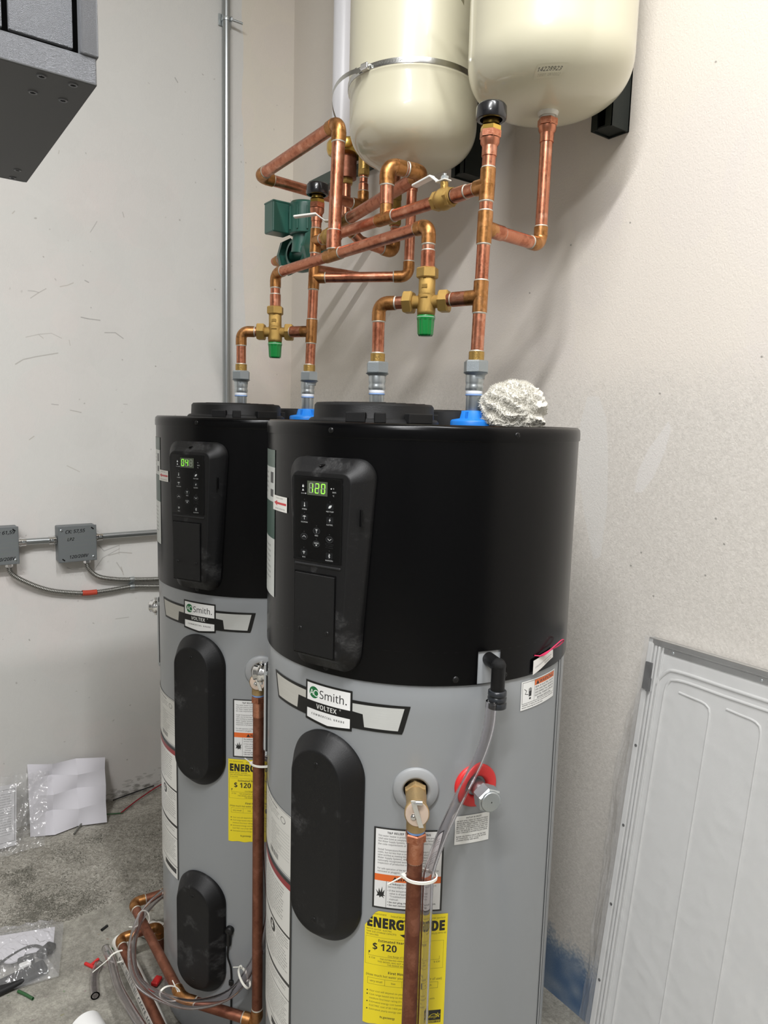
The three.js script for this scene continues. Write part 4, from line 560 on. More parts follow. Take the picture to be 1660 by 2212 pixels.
// ------------------------------------------------------------------ things in the corner behind the pipes
{ const y = 2.40, g = single('wall_channel', strutGeo(0.2, 1.09, y, y + 0.041, 0, 0.04), M.strutGreen, 'horizontal grey green strut channel on the wall in the corner', 'strut'); }
{ const g = thing('white_pipe', 'vertical white plastic pipe in the corner left of the tanks', 'pipe', [0.462, 0, 0.062]); part('pipe', cyl(V(0, 2.445, 0), V(0, RH, 0), 0.031, 28), M.whitePipe, g); part('wrap', lathe([[0.0315, 2.45], [0.034, 2.451], [0.034, 3.0], [0.0315, 3.0]], 28), M.whitePipe, g); }
{ const g = thing('pipe_fitting', 'yellow brass fitting and copper tails under the white pipe', 'pipe fitting', [0.535, 0, 0.085]); part('flange', lathe([[0.001, 2.432], [0.05, 2.432], [0.064, 2.438], [0.068, 2.45], [0.068, 2.468], [0.064, 2.474], [0.001, 2.474]], 36), M.brassBright, g); part('inner_body', cyl(V(0, 2.36, 0), V(0, 2.435, 0), 0.034, 24), M.oldCopper, g); part('tail', cyl(V(0.0, 2.24, 0), V(0.0, 2.365, 0), 0.016, 18), M.copper, g); part('tail_nut', hexAt(V(0, 2.352, 0), UP, 0.024, 0.02), M.brass, g); }
for (const [x, z, y0, y1, l] of [[0.69, 0.118, 2.305, 2.52, 'copper tail with brass nut rising from the end of the tall loop'], [0.862, 0.115, 2.12, 2.5, 'vertical copper pipe with brass check valve behind the hot header']]) { const g = thing('vertical_tail', l, 'pipe', [x, 0, z]); part('pipe', cyl(V(0, y0, 0), V(0, y1, 0), 0.0132, 18), M.copper, g); part('check_valve', merge([hexAt(V(0, y0 + 0.03, 0), UP, 0.02, 0.02), cyl(V(0, y0 + 0.03, 0), V(0, y0 + 0.09, 0), 0.0175, 20), hexAt(V(0, y0 + 0.1, 0), UP, 0.02, 0.02)]), M.brass, g); for (const q of [0.012, 0.118]) part('solder_ring', ringG(V(0, y0 + q, 0), UP, 0.0132), M.solder, g); }
{ // circulating pump in the corner: volute, motor, junction box
  const g = thing('circulator_pump', 'dark green circulator pump with square box beside the corner', 'pump', [0.735, 2.06, 0.365]); g.scale.setScalar(1.1);
  const X = V(1, 0, 0);
  part('volute', merge([latheAt([[0.001, -0.03], [0.032, -0.03], [0.043, -0.022], [0.047, -0.006], [0.047, 0.01], [0.04, 0.022], [0.03, 0.026]], V(0, -0.02, 0), V(0.25, 0, 1).normalize(), 36), cyl(V(-0.075, -0.015, 0), V(0.075, -0.015, 0), 0.02, 22)]), M.green, g);
  for (const s of [-1, 1]) { const f = part('flange', (() => { const q = new THREE.CylinderGeometry(0.05, 0.05, 0.012, 8); q.scale(1, 1, 0.72); q.rotateZ(Math.PI / 2); q.translate(s * 0.07, -0.015, 0); return flat(q); })(), M.green, g); for (const y of [-1, 1]) part('bolt', hexAt(V(s * 0.062, -0.015 + y * 0.036, 0), X, 0.007, 0.03), M.green, f); }
  part('motor', latheAt([[0.03, 0], [0.041, 0.002], [0.041, 0.075], [0.037, 0.083], [0.001, 0.085]], V(0.012, 0.028, 0.0), V(0, 1, 0), 32), M.green, g); part('motor_ribs', merge(Array.from({ length: 10 }, (_, i) => { const b = rbox(0.004, 0.06, 0.006, 0.001); b.translate(0, 0.066, 0.042); b.rotateY(i * Math.PI / 5); return b.translate(0.012, 0, 0); })), M.green, g);
  part('neck', cyl(V(0.005, -0.02, 0.004), V(0.01, 0.03, 0.0), 0.028, 24), M.green, g);
  part('junction_box', rbox(0.052, 0.078, 0.058, 0.004).translate(-0.03, 0.068, 0.056), M.green, g);
  part('box_lid', rbox(0.054, 0.006, 0.06, 0.003).translate(-0.03, 0.107, 0.056), M.green, g);
  const c = thing('pump_pipe', 'copper pipe stubs on both sides of the green pump', 'pipe'); part('pipe', cyl(V(0.56, 2.045, 0.365), V(0.66, 2.045, 0.365), PR, 18), M.copper, c); part('pipe', cyl(V(0.81, 2.045, 0.365), V(0.87, 2.045, 0.365), PR, 18), M.copper, c); elbow(c, V(0.56, 2.045, 0.365), X, V(0, 0, -1), PR); part('pipe', cyl(V(0.56, 2.045, 0.34), V(0.56, 2.045, 0.002), PR, 18), M.copper, c); elbow(c, V(0.88, 2.045, 0.365), V(-1, 0, 0), V(0, 0, -1), PR);
}
// ------------------------------------------------------------------ relief valves and their discharge pipes
const dialTex = canvasTex(256, 64, (x, w, h) => { x.fillStyle = '#ffffff'; x.fillRect(0, 0, w, h); x.fillStyle = '#8b7468'; x.font = sans(18); x.fillText('TEMPERATURE PRESSURE RELIEF 150 PSI 210 F', 4, 26, 248); });
function relief(C, L, w, foot) {
  const y = 0.982, g = thing('relief_valve', `brass relief valve with lever on the flank of the ${w} heater`, 'valve', [0, 0, 0], 0, 'brass relief valves'); const d = dn(C(31, 0.2, y), C(31, 0.4, y)), p = C(31, HR + 0.02, y), ax = C(31, 0.338, y);
  const fd = V(0, 0.3, 0).addScaledVector(d, 0.954).normalize(), fp = C(31, HR + 0.0775, y + 0.004);
  part('body', merge([cyl(C(31, HR - 0.01, y), C(31, HR + 0.03, y), 0.0145, 22), hexAt(C(31, HR + 0.012, y), d, 0.0185, 0.012), cyl(C(31, HR + 0.02, y), C(31, HR + 0.062, y), 0.0155, 24), new THREE.SphereGeometry(0.0178, 24, 16).translate(...C(31, HR + 0.054, y - 0.004).toArray()), latheAt([[0.0165, -0.022], [0.0182, -0.016], [0.0185, -0.002], [0.0172, 0]], fp, fd, 32), cyl(ax.clone().setY(y), ax.clone().setY(y - 0.03), 0.0148, 22)]), M.brassPale, g);
  part('tag_plate', latheAt([[0.001, 0.0012], [0.0165, 0.0012], [0.0172, 0]], fp, fd, 32), std({ color: 0xb9a695, metalness: 0.45, roughness: 0.5, map: dialTex }), g);
  const side = d.clone().cross(UP).normalize(); const lv = rbox(0.0075, 0.044, 0.002, 0.0008); lv.applyMatrix4(new THREE.Matrix4().makeBasis(side.clone().negate(), V(0, 1, 0).addScaledVector(side, 0.32).normalize(), fd)); lv.translate(...fp.clone().addScaledVector(fd, 0.006).add(V(0, 0.001, 0)).toArray()); part('lever', lv, M.chrome, g); part('lever_pin', cyl(fp.clone().addScaledVector(side, -0.007).addScaledVector(fd, 0.004).add(V(0, 0.018, 0)), fp.clone().addScaledVector(side, 0.006).addScaledVector(fd, 0.004).add(V(0, 0.018, 0)), 0.0035, 10), M.chrome, g); part('plug', latheAt([[0.001, 0.005], [0.0042, 0.004], [0.005, 0.001]], fp.clone().add(V(0, -0.004, 0)).addScaledVector(side, 0.005), fd), M.chrome, g);
  part('thread_tape', cyl(ax.clone().setY(y - 0.029), ax.clone().setY(y - 0.034), 0.0135, 20), M.tapeBlue, g);
  const q = thing('discharge_pipe', `vertical copper discharge pipe below the relief valve of the ${w} heater`, 'pipe', [0, 0, 0], 0, 'relief discharge pipes');
  part('female_adapter', merge([hexAt(ax.clone().setY(y - 0.042), UP, 0.0165, 0.014), cyl(ax.clone().setY(y - 0.082), ax.clone().setY(y - 0.042), 0.0128, 20)]), M.copper, q); part('solder_ring', ringG(ax.clone().setY(y - 0.082), V(0, -1, 0), TR), M.solder, q);
  return [q, ax];
}
const [dp1, ax1] = relief(C1, L1, 'nearer'), [dp2, ax2] = relief(C2, L2, 'farther');
{ const e = V(ax2.x, 0.15, ax2.z), c = V(1.168, 0.165, 0.908), a = V(0.766, 0.168, 0.906), b = V(0.775, 0.168, 0.79); run(dp2, [[ax2.clone().setY(0.905)], [e, 'e'], [c, 'e'], [a, 'e'], [b, 'e'], [V(0.775, 0.02, 0.79)]], TR + 0.0014, M.oldCopper); }
{ const f = V(ax1.x, 0.1, ax1.z), c = V(1.8, 0.1, 0.955), a = V(0.80, 0.1, 0.955), b = V(0.812, 0.1, 0.845); run(dp1, [[ax1.clone().setY(0.905)], [f, 'e'], [c, 'e'], [a, 'e'], [b, 'e'], [V(0.812, 0.012, 0.845)]], TR + 0.001, M.oldCopper); }

// ------------------------------------------------------------------ hoses and ties
function hollow(pts, r, seg) { const a = sweep(pts, r, seg, 18), b = sweep(pts, r * 0.7, seg, 18); const i = b.index.array; for (let k = 0; k < i.length; k += 3) { const t = i[k]; i[k] = i[k + 1]; i[k + 1] = t; } const n = b.attributes.normal; for (let k = 0; k < n.count; k++) n.setXYZ(k, -n.getX(k), -n.getY(k), -n.getZ(k)); return merge([a, b]); }
function hose(name, label, pts, r, seg = 70) { return single(name, hollow(pts, r, seg), M.hose, label, 'hose', 'clear vinyl hoses'); }
const side1 = V(0.588, 0, -0.809), toCam = V(0.809, 0, 0.588), by1 = (y, s = 0.0205, c = 0.004) => ax1.clone().addScaledVector(side1, s).addScaledVector(toCam, c).setY(y);
hose('drain_hose', 'clear drain hose hanging from the black elbow of the nearer heater', [V(1.948, 1.138, 0.704), V(1.946, 1.096, 0.705), V(1.939, 1.045, 0.717), V(1.930, 0.982, 0.748), V(1.927, 0.929, 0.777), by1(0.885, 0.0215, 0.006), by1(0.85), by1(0.8), by1(0.69), by1(0.4), by1(0.14)], 0.0088);
const by2 = (y, s = 0.021) => ax2.clone().addScaledVector(side1, s).setY(y);
hose('drain_hose', 'clear drain hose looping across the foot of the farther heater', [by2(0.85), by2(0.6), by2(0.4, 0.024), V(1.30, 0.285, 0.79), V(1.292, 0.235, 0.835), V(1.245, 0.205, 0.905), V(1.175, 0.197, 0.958), V(1.09, 0.197, 0.99), V(0.985, 0.2, 0.972), V(0.878, 0.2, 0.915), V(0.83, 0.205, 0.85), V(0.76, 0.17, 0.74), V(0.72, 0.05, 0.66)], 0.0108, 110);
hose('drain_hose', 'clear drain hose lying beside the white pipe at bottom left', [V(0.78, 0.07, 0.985), V(0.85, 0.09, 0.99), V(0.957, 0.09, 1.0), V(1.062, 0.1, 0.998), V(1.16, 0.1, 0.99), V(1.32, 0.06, 0.995), V(1.5, 0.06, 0.995)], 0.0118, 60);
{ const g = single('hose_offcut', hollow([V(0.755, 0.0125, 1.0), V(0.785, 0.0125, 1.018), V(0.82, 0.0125, 1.028), V(0.865, 0.0125, 1.036)], 0.0115, 24), M.hose, 'short curved offcut of clear hose on the floor', 'hose'); }
function zipTie(label, c, ax, rx, ry, u, tail) { // loop of half axes rx (along u) and ry around axis ax at c
  const g = thing('zip_tie', label, 'zip tie', [0, 0, 0], 0, 'white zip ties'); const w = ax.clone().cross(u).normalize(); const pts = []; for (let i = 0; i < 24; i++) { const t = i / 24 * Math.PI * 2; pts.push(c.clone().addScaledVector(u, rx * Math.cos(t)).addScaledVector(w, ry * Math.sin(t))); }
  part('loop', merge([-0.0016, 0, 0.0016].map((o) => sweep(pts.map((p) => p.clone().addScaledVector(ax, o)), 0.0012, 48, 6, true))), M.tie, g);
  const h = c.clone().addScaledVector(u, -rx - 0.001); part('head', rbox(0.007, 0.006, 0.006, 0.0012).translate(h.x, h.y, h.z), M.tie, g); part('tail', cyl(h, h.clone().add(tail), 0.0013, 6), M.tie, g);
}
zipTie('white zip tie holding hose and discharge pipe on the nearer heater', ax1.clone().addScaledVector(side1, 0.0095).addScaledVector(toCam, 0.002).setY(0.876), V(0.05, 1, 0).normalize(), 0.0245, 0.0155, side1.clone(), V(-0.02, -0.02, 0.014));
zipTie('white zip tie around hose and pipe below the farther relief valve', ax2.clone().addScaledVector(side1, 0.01).setY(0.79), UP.clone(), 0.025, 0.016, side1.clone(), V(-0.008, 0.012, 0.012));
zipTie('white zip tie on the looping hose near the right heater', V(1.296, 0.262, 0.806), V(0.25, 0.7, -0.6).normalize(), 0.026, 0.016, V(0.93, -0.3, 0.1).normalize(), V(-0.02, -0.01, 0.01));
zipTie('white zip tie where the looping hose meets the brass elbow', V(1.16, 0.185, 0.935), V(0.9, 0.05, -0.4).normalize(), 0.027, 0.016, V(0, 0.55, 0.83).normalize(), V(-0.02, 0.03, 0.01));
zipTie('white zip tie at the upper bend of the looping hose', V(0.87, 0.185, 0.908), V(0.95, 0, 0.3).normalize(), 0.024, 0.016, V(0, 1, 0), V(-0.03, -0.005, 0.03));
zipTie('white zip tie on the lower pipe and hose at bottom left', V(0.86, 0.094, 0.97), V(1, 0, 0.05).normalize(), 0.027, 0.016, V(0, 0.2, 0.98).normalize().negate(), V(0.01, -0.012, 0.045));
// tag on a pink string
{ const g = thing('paper_tag', 'small white paper tag on a pink string on the nearer heater', 'tag'); const tx = canvasTex(200, 130, (x, w, h) => { x.fillStyle = '#dfdcd8'; x.fillRect(0, 0, w, h); x.fillStyle = '#555'; x.font = sans(22); x.save(); x.translate(20, 84); x.fillText('CONDENSATE PUMP HARNESS', 0, 0, 165); x.restore(); x.fillText('100308774', 110, 114, 70); });
  const q = (f, y) => C1(f, HR + 0.006, y); const pts = [q(71.5, 1.152), q(83.6, 1.168), q(83.2, 1.186), q(71.5, 1.176)]; const gg = gridGeo(8, 4, (u, v) => { const a = pts[0].clone().lerp(pts[1], u), b = pts[3].clone().lerp(pts[2], u); return a.lerp(b, v).addScaledVector(toCam, 0.002 * Math.sin(u * 5)); }); part('tag', gg, std({ map: tx, roughness: 0.8, side: THREE.DoubleSide }), g);
  part('string', sweep([C1(72.5, HR + 0.003, 1.183), C1(76, HR + 0.008, 1.181), C1(82, HR + 0.012, 1.192), C1(86.5, HR + 0.014, 1.197), C1(88.5, HR + 0.013, 1.193), C1(86, HR + 0.011, 1.188), C1(80, HR + 0.009, 1.186), C1(74, HR + 0.007, 1.181)], 0.0011, 60, 6), M.pink, g, 'looped pink string'); }
// towel on the lid
{ const g = new THREE.IcosahedronGeometry(1, 40); const m = mergeVertices((() => { g.deleteAttribute('normal'); g.deleteAttribute('uv'); return g; })(), 1e-5); const p = m.attributes.position; const v = V(0, 0, 0);
  for (let i = 0; i < p.count; i++) { v.fromBufferAttribute(p, i).normalize(); const ridge = 1 - Math.abs(N3.noise(v.x * 1.5 + 5, v.y * 2.1, v.z * 1.6)) * 2, r2 = 1 - Math.abs(N3.noise(v.x * 5 + 1, v.y * 5 + 3, v.z * 5)) * 2; const s = 0.9 + 0.13 * ridge + 0.05 * r2 + 0.03 * N3.noise(v.x * 16, v.y * 16, v.z * 16) + 0.035 * N3.noise(v.x * 45, v.y * 45, v.z * 45); let y = v.y * s * 0.050 + 0.04; if (y < 0.0015) y = 0.0015 + 0.001 * Math.abs(v.x); const flare = 1 + 0.22 * ss(0.03, 0, y); p.setXYZ(i, v.x * s * 0.064 * flare, y, v.z * s * 0.05 * flare); }
  m.computeVertexNormals(); const t = thing('cleaning_rag', 'crumpled fluffy grey white rag on the lid of the nearer heater', 'rag', [1.662, 1.5475, 0.392], 0.94); part('cloth', m, std({ color: 0xd6d3c9, roughness: 0.95, side: THREE.DoubleSide }), t);
  // short loose fibres of the pile
  const r = rng(77), list = [], idx = []; let n = 0; const pos = []; m.computeVertexNormals(); const nn = m.attributes.normal; for (let k = 0; k < 16000; k++) { const i = Math.floor(r() * p.count); const a = V(p.getX(i), p.getY(i), p.getZ(i)); if (a.y < 0.006 || a.x > 0.036) continue; const d = V(nn.getX(i) + (r() - 0.5) * 1.6, nn.getY(i) + (r() - 0.5) * 1.6, nn.getZ(i) + (r() - 0.5) * 1.6).normalize().multiplyScalar(0.003 + 0.004 * r()), s = V(r() - 0.5, r() - 0.5, r() - 0.5).normalize().multiplyScalar(0.0007); pos.push(a.x - s.x, a.y - s.y, a.z - s.z, a.x + s.x, a.y + s.y, a.z + s.z, a.x + d.x, a.y + d.y, a.z + d.z); }
  const fg = new THREE.BufferGeometry(); fg.setAttribute('position', new THREE.Float32BufferAttribute(pos, 3)); fg.computeVertexNormals(); const f = part('pile', fg, std({ color: 0xdedbd1, roughness: 1, side: THREE.DoubleSide }), t); f.userData.kind = 'stuff'; }
// ------------------------------------------------------------------ left wall: conduit, boxes, flexible cable
{ const g = thing('vertical_conduit', 'tall vertical metal conduit on the left wall', 'conduit', [0.018, 0, 0.293]); part('tube', cyl(V(0, 0.075, 0), V(0, RH, 0), 0.0148, 24), M.emt, g);
  const s = part('strap', merge([rbox(0.004, 0.04, 0.05, 0.001).translate(-0.014, 3.0, 0), lathe([[0.0152, -0.006], [0.0165, -0.006], [0.0165, 0.006], [0.0152, 0.006]], 24).translate(0, 3.0, 0)]), M.zinc, g); part('bolt', merge([cyl(V(0.012, 3.0, -0.01), V(0.022, 2.995, -0.055), 0.0045, 10), hexAt(V(0.014, 3.0, -0.014), V(0.22, -0.1, -1).normalize(), 0.009, 0.007)]), M.zinc, s); }
function boxTex(lines) { return canvasTex(512, 512, (x, w, h) => { x.fillStyle = '#83888a'; x.fillRect(0, 0, w, h); const r = rng(lines.length * 7 + 3); for (let i = 0; i < 300; i++) { x.fillStyle = `rgba(${r() < 0.5 ? 220 : 110},${r() < 0.5 ? 220 : 112},${118},${0.05 * r()})`; x.fillRect(r() * w, r() * h, 40 + r() * 160, 1 + r() * 5); } x.fillStyle = '#1d1d1f'; lines.forEach(([t, a, b, s]) => { x.save(); x.translate(a, b); x.rotate(-0.03); x.font = `italic ${s}px sans-serif`; x.fillText(t, 0, 0); x.lineWidth = 3; x.strokeStyle = '#1d1d1f'; x.strokeText(t, 0, 0); x.restore(); }); x.save(); x.fillStyle = '#151515'; for (const [a, b] of [[450, 22], [20, 30], [40, 470]]) { x.save(); x.translate(a, b); x.rotate(0.7); x.fillRect(0, -9, 46, 18); x.restore(); } x.restore(); }); }
function jbox(z, y, tex, label) { const g = thing('junction_box', label, 'junction box', [0, y, z], 0, 'steel junction boxes on the left wall'); part('box', rbox(0.05, 0.126, 0.126, 0.004).translate(0.0255, 0, 0), M.boxSteel, g); const c = part('cover', rbox(0.003, 0.128, 0.128, 0.0014).translate(0.052, 0, 0), M.boxSteel, g); part('cover_face', new THREE.PlaneGeometry(0.122, 0.122).rotateY(Math.PI / 2).translate(0.0538, 0, 0), std({ map: tex, metalness: 0.5, roughness: 0.5 }), c, 'steel face with handwriting in black marker'); for (const [a, b] of [[0.05, 0.053], [-0.05, -0.052]]) part('screw', orient(screwGeo.clone().scale(1.1, 1.1, 1.1), V(0.0536, a, b), V(1, 0, 0)), M.zinc, c); part('knockout_nut', hexAt(V(0.03, -0.07, -0.035), UP, 0.012, 0.014), M.chrome, g); }
jbox(0.868, 1.093, boxTex([['CK: 57,55', 84, 96, 66], ['LP2', 110, 206, 60], ['120/208V', 130, 470, 62]]), 'steel junction box marked LP2 between the conduits');
jbox(1.118, 1.103, boxTex([['CK: 61,59', 200, 96, 66], ['LP2', 110, 206, 60], ['120/208V', 200, 470, 62]]), 'steel junction box cut by the left edge of the picture');
function conduit(label, z0, z1, y0, y1) { const g = thing('horizontal_conduit', label, 'conduit', [0, 0, 0], 0, 'horizontal conduit runs'); const a = V(0.029, y0, z0), b = V(0.029, y1, z1), d = dn(a, b); part('tube', cyl(a, b, 0.0105, 20), M.emt, g); const cp = (p, s) => { const m = part('connector', merge([cyl(p, p.clone().addScaledVector(d, 0.024 * s), 0.0145, 20), cyl(p.clone().addScaledVector(d, 0.004 * s), p.clone().addScaledVector(d, 0.009 * s), 0.0165, 20)]), M.chrome, g); part('set_screw', cyl(p.clone().addScaledVector(d, 0.015 * s).add(V(0.012, 0.002, 0)), p.clone().addScaledVector(d, 0.015 * s).add(V(0.02, 0.003, 0)), 0.0045, 10), M.zinc, m); }; cp(a, 1); if (z1 > 0.5) cp(b, -1); }
conduit('short conduit between the two junction boxes', 1.053, 0.933, 1.109, 1.108); conduit('conduit from the junction box to behind the farther heater', 0.803, 0.34, 1.109, 1.112);
function flex(pts, r, label) { const c = new THREE.CatmullRomCurve3(pts, false, 'centripetal'), n = Math.round(c.getLength() / 0.0014); const g = new THREE.TubeGeometry(c, n, r, 14), p = g.attributes.position, q = V(0, 0, 0), o = V(0, 0, 0); for (let i = 0; i <= n; i++) { c.getPointAt(i / n, o); const f = [0.66, 0.96, 1.1, 0.96][i % 4]; for (let j = 0; j <= 14; j++) { const k = i * 15 + j; q.fromBufferAttribute(p, k).sub(o).multiplyScalar(f).add(o); p.setXYZ(k, q.x, q.y, q.z); } } g.computeVertexNormals(); const t = thing('armoured_cable', label, 'cable', [0, 0, 0], 0, 'flexible armoured cables'); part('armour', g, std({ color: 0x8e8d88, metalness: 0.9, roughness: 0.36 }), t); return [t, c]; }
flex([V(0.03, 1.025, 0.833), V(0.03, 1.0, 0.83), V(0.026, 0.965, 0.8), V(0.02, 0.944, 0.735), V(0.018, 0.933, 0.65), V(0.016, 0.926, 0.572), V(0.016, 0.922, 0.45), V(0.016, 0.915, 0.34)], 0.0082, 'ribbed metal cable running from the LP2 box');
{ const [t, c] = flex([V(0.03, 1.03, 1.083), V(0.03, 1.005, 1.078), V(0.026, 0.96, 1.02), V(0.02, 0.928, 0.955), V(0.018, 0.91, 0.88), V(0.018, 0.903, 0.83), V(0.018, 0.904, 0.75), V(0.016, 0.908, 0.668), V(0.016, 0.898, 0.573), V(0.016, 0.89, 0.45), V(0.016, 0.886, 0.34)], 0.0082, 'lower ribbed metal cable with an orange red label');
  const pts = [V(0.0185, 0.9055, 0.85), V(0.0185, 0.9035, 0.83), V(0.0185, 0.903, 0.80)]; part('cable_label', sweep(pts, 0.0098, 12, 16), std({ color: 0xb8432e, roughness: 0.6 }), t, 'orange red label sleeve'); }
{ const g = thing('cable_clip', 'small steel clip holding both ribbed cables to the wall', 'clip'); part('saddle', latheAt([[0.0088, -0.008], [0.0102, -0.008], [0.0102, 0.008], [0.0088, 0.008]], V(0.0165, 0.935, 0.672), V(0, 0, 1)), M.zinc, g); part('saddle', latheAt([[0.0088, -0.008], [0.0102, -0.008], [0.0102, 0.008], [0.0088, 0.008]], V(0.0165, 0.908, 0.672), V(0, 0, 1)), M.zinc, g); part('bridge', rbox(0.004, 0.02, 0.016, 0.001).translate(0.004, 0.9215, 0.672), M.zinc, g); part('screw', orient(screwGeo.clone(), V(0.006, 0.9215, 0.672), V(1, 0, 0)), M.zinc, g); }
// ------------------------------------------------------------------ hanging equipment cabinet at the upper left
{ const g = thing('equipment_cabinet', 'dark hammered metal cabinet hanging at the upper left edge', 'cabinet'); const X0 = 1.317, X1 = 1.765, Y0 = 1.931, Z0 = 1.211, Z1 = 1.62, H = 0.15;
  part('bottom_plate', rbox(X1 - X0, 0.004, Z1 - Z0, 0.0015).translate((X0 + X1) / 2, Y0 + 0.002, (Z0 + Z1) / 2), M.rackDark, g); part('bottom_lip', rbox(0.012, 0.03, Z1 - Z0, 0.002).translate(X1 - 0.006, Y0 + 0.0155, (Z0 + Z1) / 2), M.rackPaint, g);
  part('side_panel', rbox(X1 - X0 - 0.02, H - 0.03, 0.003, 0.001).translate((X0 + X1) / 2 - 0.01, Y0 + H / 2 + 0.015, Z0 + 0.006), M.rackPaint, g); part('side_panel', rbox(X1 - X0 - 0.02, H, 0.003, 0.001).translate((X0 + X1) / 2 - 0.01, Y0 + H / 2, Z1 - 0.002), M.rackPaint, g);
  part('back_panel', slab(X0, X0 + 0.003, Y0, Y0 + H, Z0 + 0.004, Z1), M.rackPaint, g); part('top_plate', slab(X0, X1, Y0 + H, Y0 + H + 0.004, Z0, Z1), M.rackPaint, g);
  part('post', rbox(0.016, H - 0.03, 0.02, 0.003).translate(X1 - 0.006, Y0 + 0.03 + (H - 0.03) / 2, Z0 + 0.0075), M.rackPaint, g); part('post', rbox(0.016, H - 0.03, 0.02, 0.003).translate(X1 - 0.006, Y0 + 0.03 + (H - 0.03) / 2, Z1 - 0.01), M.rackPaint, g);
  for (const [a, b] of [[1.2345, 1.301], [1.307, 1.38], [1.386, 1.46], [1.466, 1.54], [1.546, 1.605]]) part('front_panel', rbox(0.006, H - 0.05, b - a, 0.002).translate(X1 - 0.01, Y0 + 0.036 + (H - 0.05) / 2, (a + b) / 2), M.rackPaint, g); part('recess', slab(X1 - 0.04, X1 - 0.03, Y0 + 0.03, Y0 + H, Z0 + 0.004, Z1 - 0.004), M.blackMatte, g);
  for (const x of [1.319 + 0.012, 1.378, 1.70, 1.752]) for (let k = 0; k < 4; k++) { const z = 1.2345 + k * 0.0335 + (k > 1 ? 0.2 : 0); part('rivet_nut', latheAt([[0.003, 0.0002], [0.0031, 0.0012], [0.005, 0.0013], [0.0056, 0.0003], [0.0056, -0.001]], V(x, Y0, z), V(0, -1, 0), 18), M.rackPaint, g); part('bolt_hole', latheAt([[0.001, 0.0004], [0.0032, 0.0004]], V(x, Y0, z), V(0, -1, 0), 14), M.gloss, g); }
  for (const x of [X0 + 0.05, X1 - 0.05]) for (const z of [Z0 + 0.05, Z1 - 0.05]) part('hanger_rod', cyl(V(x, Y0 + H, z), V(x, RH, z), 0.006, 8), M.zinc, g); }
// ------------------------------------------------------------------ white appliance panel leaning on the right wall
{ const a = Math.atan(0.143 / 1.084), g = thing('appliance_panel', 'white embossed appliance panel leaning on the right wall', 'panel', [1.772, 0.003, 0.176]); g.rotation.x = -a; const W = 0.62, Hh = 1.09, T = 0.022;
  part('sheet', rbox(W, Hh, 0.01, 0.002).translate(W / 2, Hh / 2, -T / 2 - 0.004), M.doorWhite, g);
  part('edge_rail', merge([rbox(0.013, Hh, T, 0.002).translate(0.0065, Hh / 2, -T / 2), rbox(0.006, Hh - 0.03, T - 0.004, 0.002).translate(0.0175, Hh / 2, -T / 2 - 0.002), rbox(0.006, Hh - 0.03, T - 0.002, 0.0025).translate(0.0265, Hh / 2, -T / 2 - 0.001), rbox(0.004, Hh - 0.03, T - 0.006, 0.002).translate(0.034, Hh / 2, -T / 2 - 0.003)]), M.doorWhite, g);
  part('top_rail', merge([rbox(W, 0.012, T, 0.002).translate(W / 2, Hh - 0.006, -T / 2), rbox(W - 0.03, 0.014, T - 0.008, 0.002).translate(W / 2 + 0.015, Hh - 0.022, -T / 2 - 0.004)]), M.steel, g);
  const rib = (pts, r, n) => part('embossed_rib', sweep(pts.map(([x, y]) => V(x, y, -T / 2 + 0.0008)), r, n || 60, 10), M.doorWhite, g);
  rib([[0.02, 0.97], [0.032, 1.0], [0.056, 1.028], [0.075, 1.031], [0.2, 1.031], [0.6, 1.031]], 0.0042); rib([[0.052, 0.08], [0.052, 0.5], [0.052, 0.96], [0.053, 0.985], [0.059, 1.006], [0.078, 1.0125], [0.2, 1.0125], [0.6, 1.0125]], 0.0036, 90);
  for (const x0 of [0.085, 0.192, 0.30, 0.41]) rib([[x0, 0.988], [x0 + 0.03, 0.986], [x0 + 0.058, 0.984], [x0 + 0.07, 0.978], [x0 + 0.074, 0.965], [x0 + 0.075, 0.9], [x0 + 0.075, 0.5], [x0 + 0.075, 0.12]], 0.0028, 90);
  for (const y of [0.84, 0.652, 0.464, 0.281, 0.1]) part('screw', orient(screwGeo.clone().scale(0.75, 0.75, 0.75), V(0.0085, y, 0.0002), V(0, 0, 1)), M.screw, g); for (const x of [0.058, 0.252, 0.45]) part('screw', orient(screwGeo.clone().scale(0.75, 0.75, 0.75), V(x, 1.068, -T / 2 + 0.003), V(0, 0, 1)), M.zinc, g);
  part('hinge_bracket', merge([rbox(0.016, 0.062, 0.006, 0.001).translate(0.012, 1.004, 0.003), rbox(0.006, 0.03, 0.01, 0.001).translate(0.019, 0.985, 0.004)]), M.screw, g, 'black hinge bracket at the corner');
  // crinkled film pulled over it
  const f = thing('plastic_film', 'crinkled clear plastic film wrapped over the white panel', 'plastic film', [1.772, 0.003, 0.176]); f.rotation.x = -a;
  part('front_sheet', gridGeo(110, 160, (u, v) => { const x = -0.004 + u * 0.635, y = 0.02 + v * 1.075; const c = 1 - Math.abs(N3.noise(x * 7 + y * 3, y * 5, 1)) * 2, d = 1 - Math.abs(N3.noise(x * 22, y * 16 - x * 14, 4)) * 2, e = N3.noise(x * 60, y * 50, 2); return V(x, y, 0.007 + 0.003 * c + 0.0022 * d * d + 0.0012 * e); }), M.film, f);
  part('overhang', gridGeo(24, 150, (u, v) => { const y = 0.02 + v * 1.02, w = 0.055 * ss(1, 0.82, v) * (0.85 + 0.25 * N3.noise(v * 6, 3.3, 0)) + 0.004; return V(0.002 - u * w, y, 0.004 - 0.03 * u + 0.006 * N3.noise(u * 3, v * 14, 5) + 0.003 * N3.noise(u * 9, v * 40, 9)); }), M.film, f, 'loose edge of the film');
}
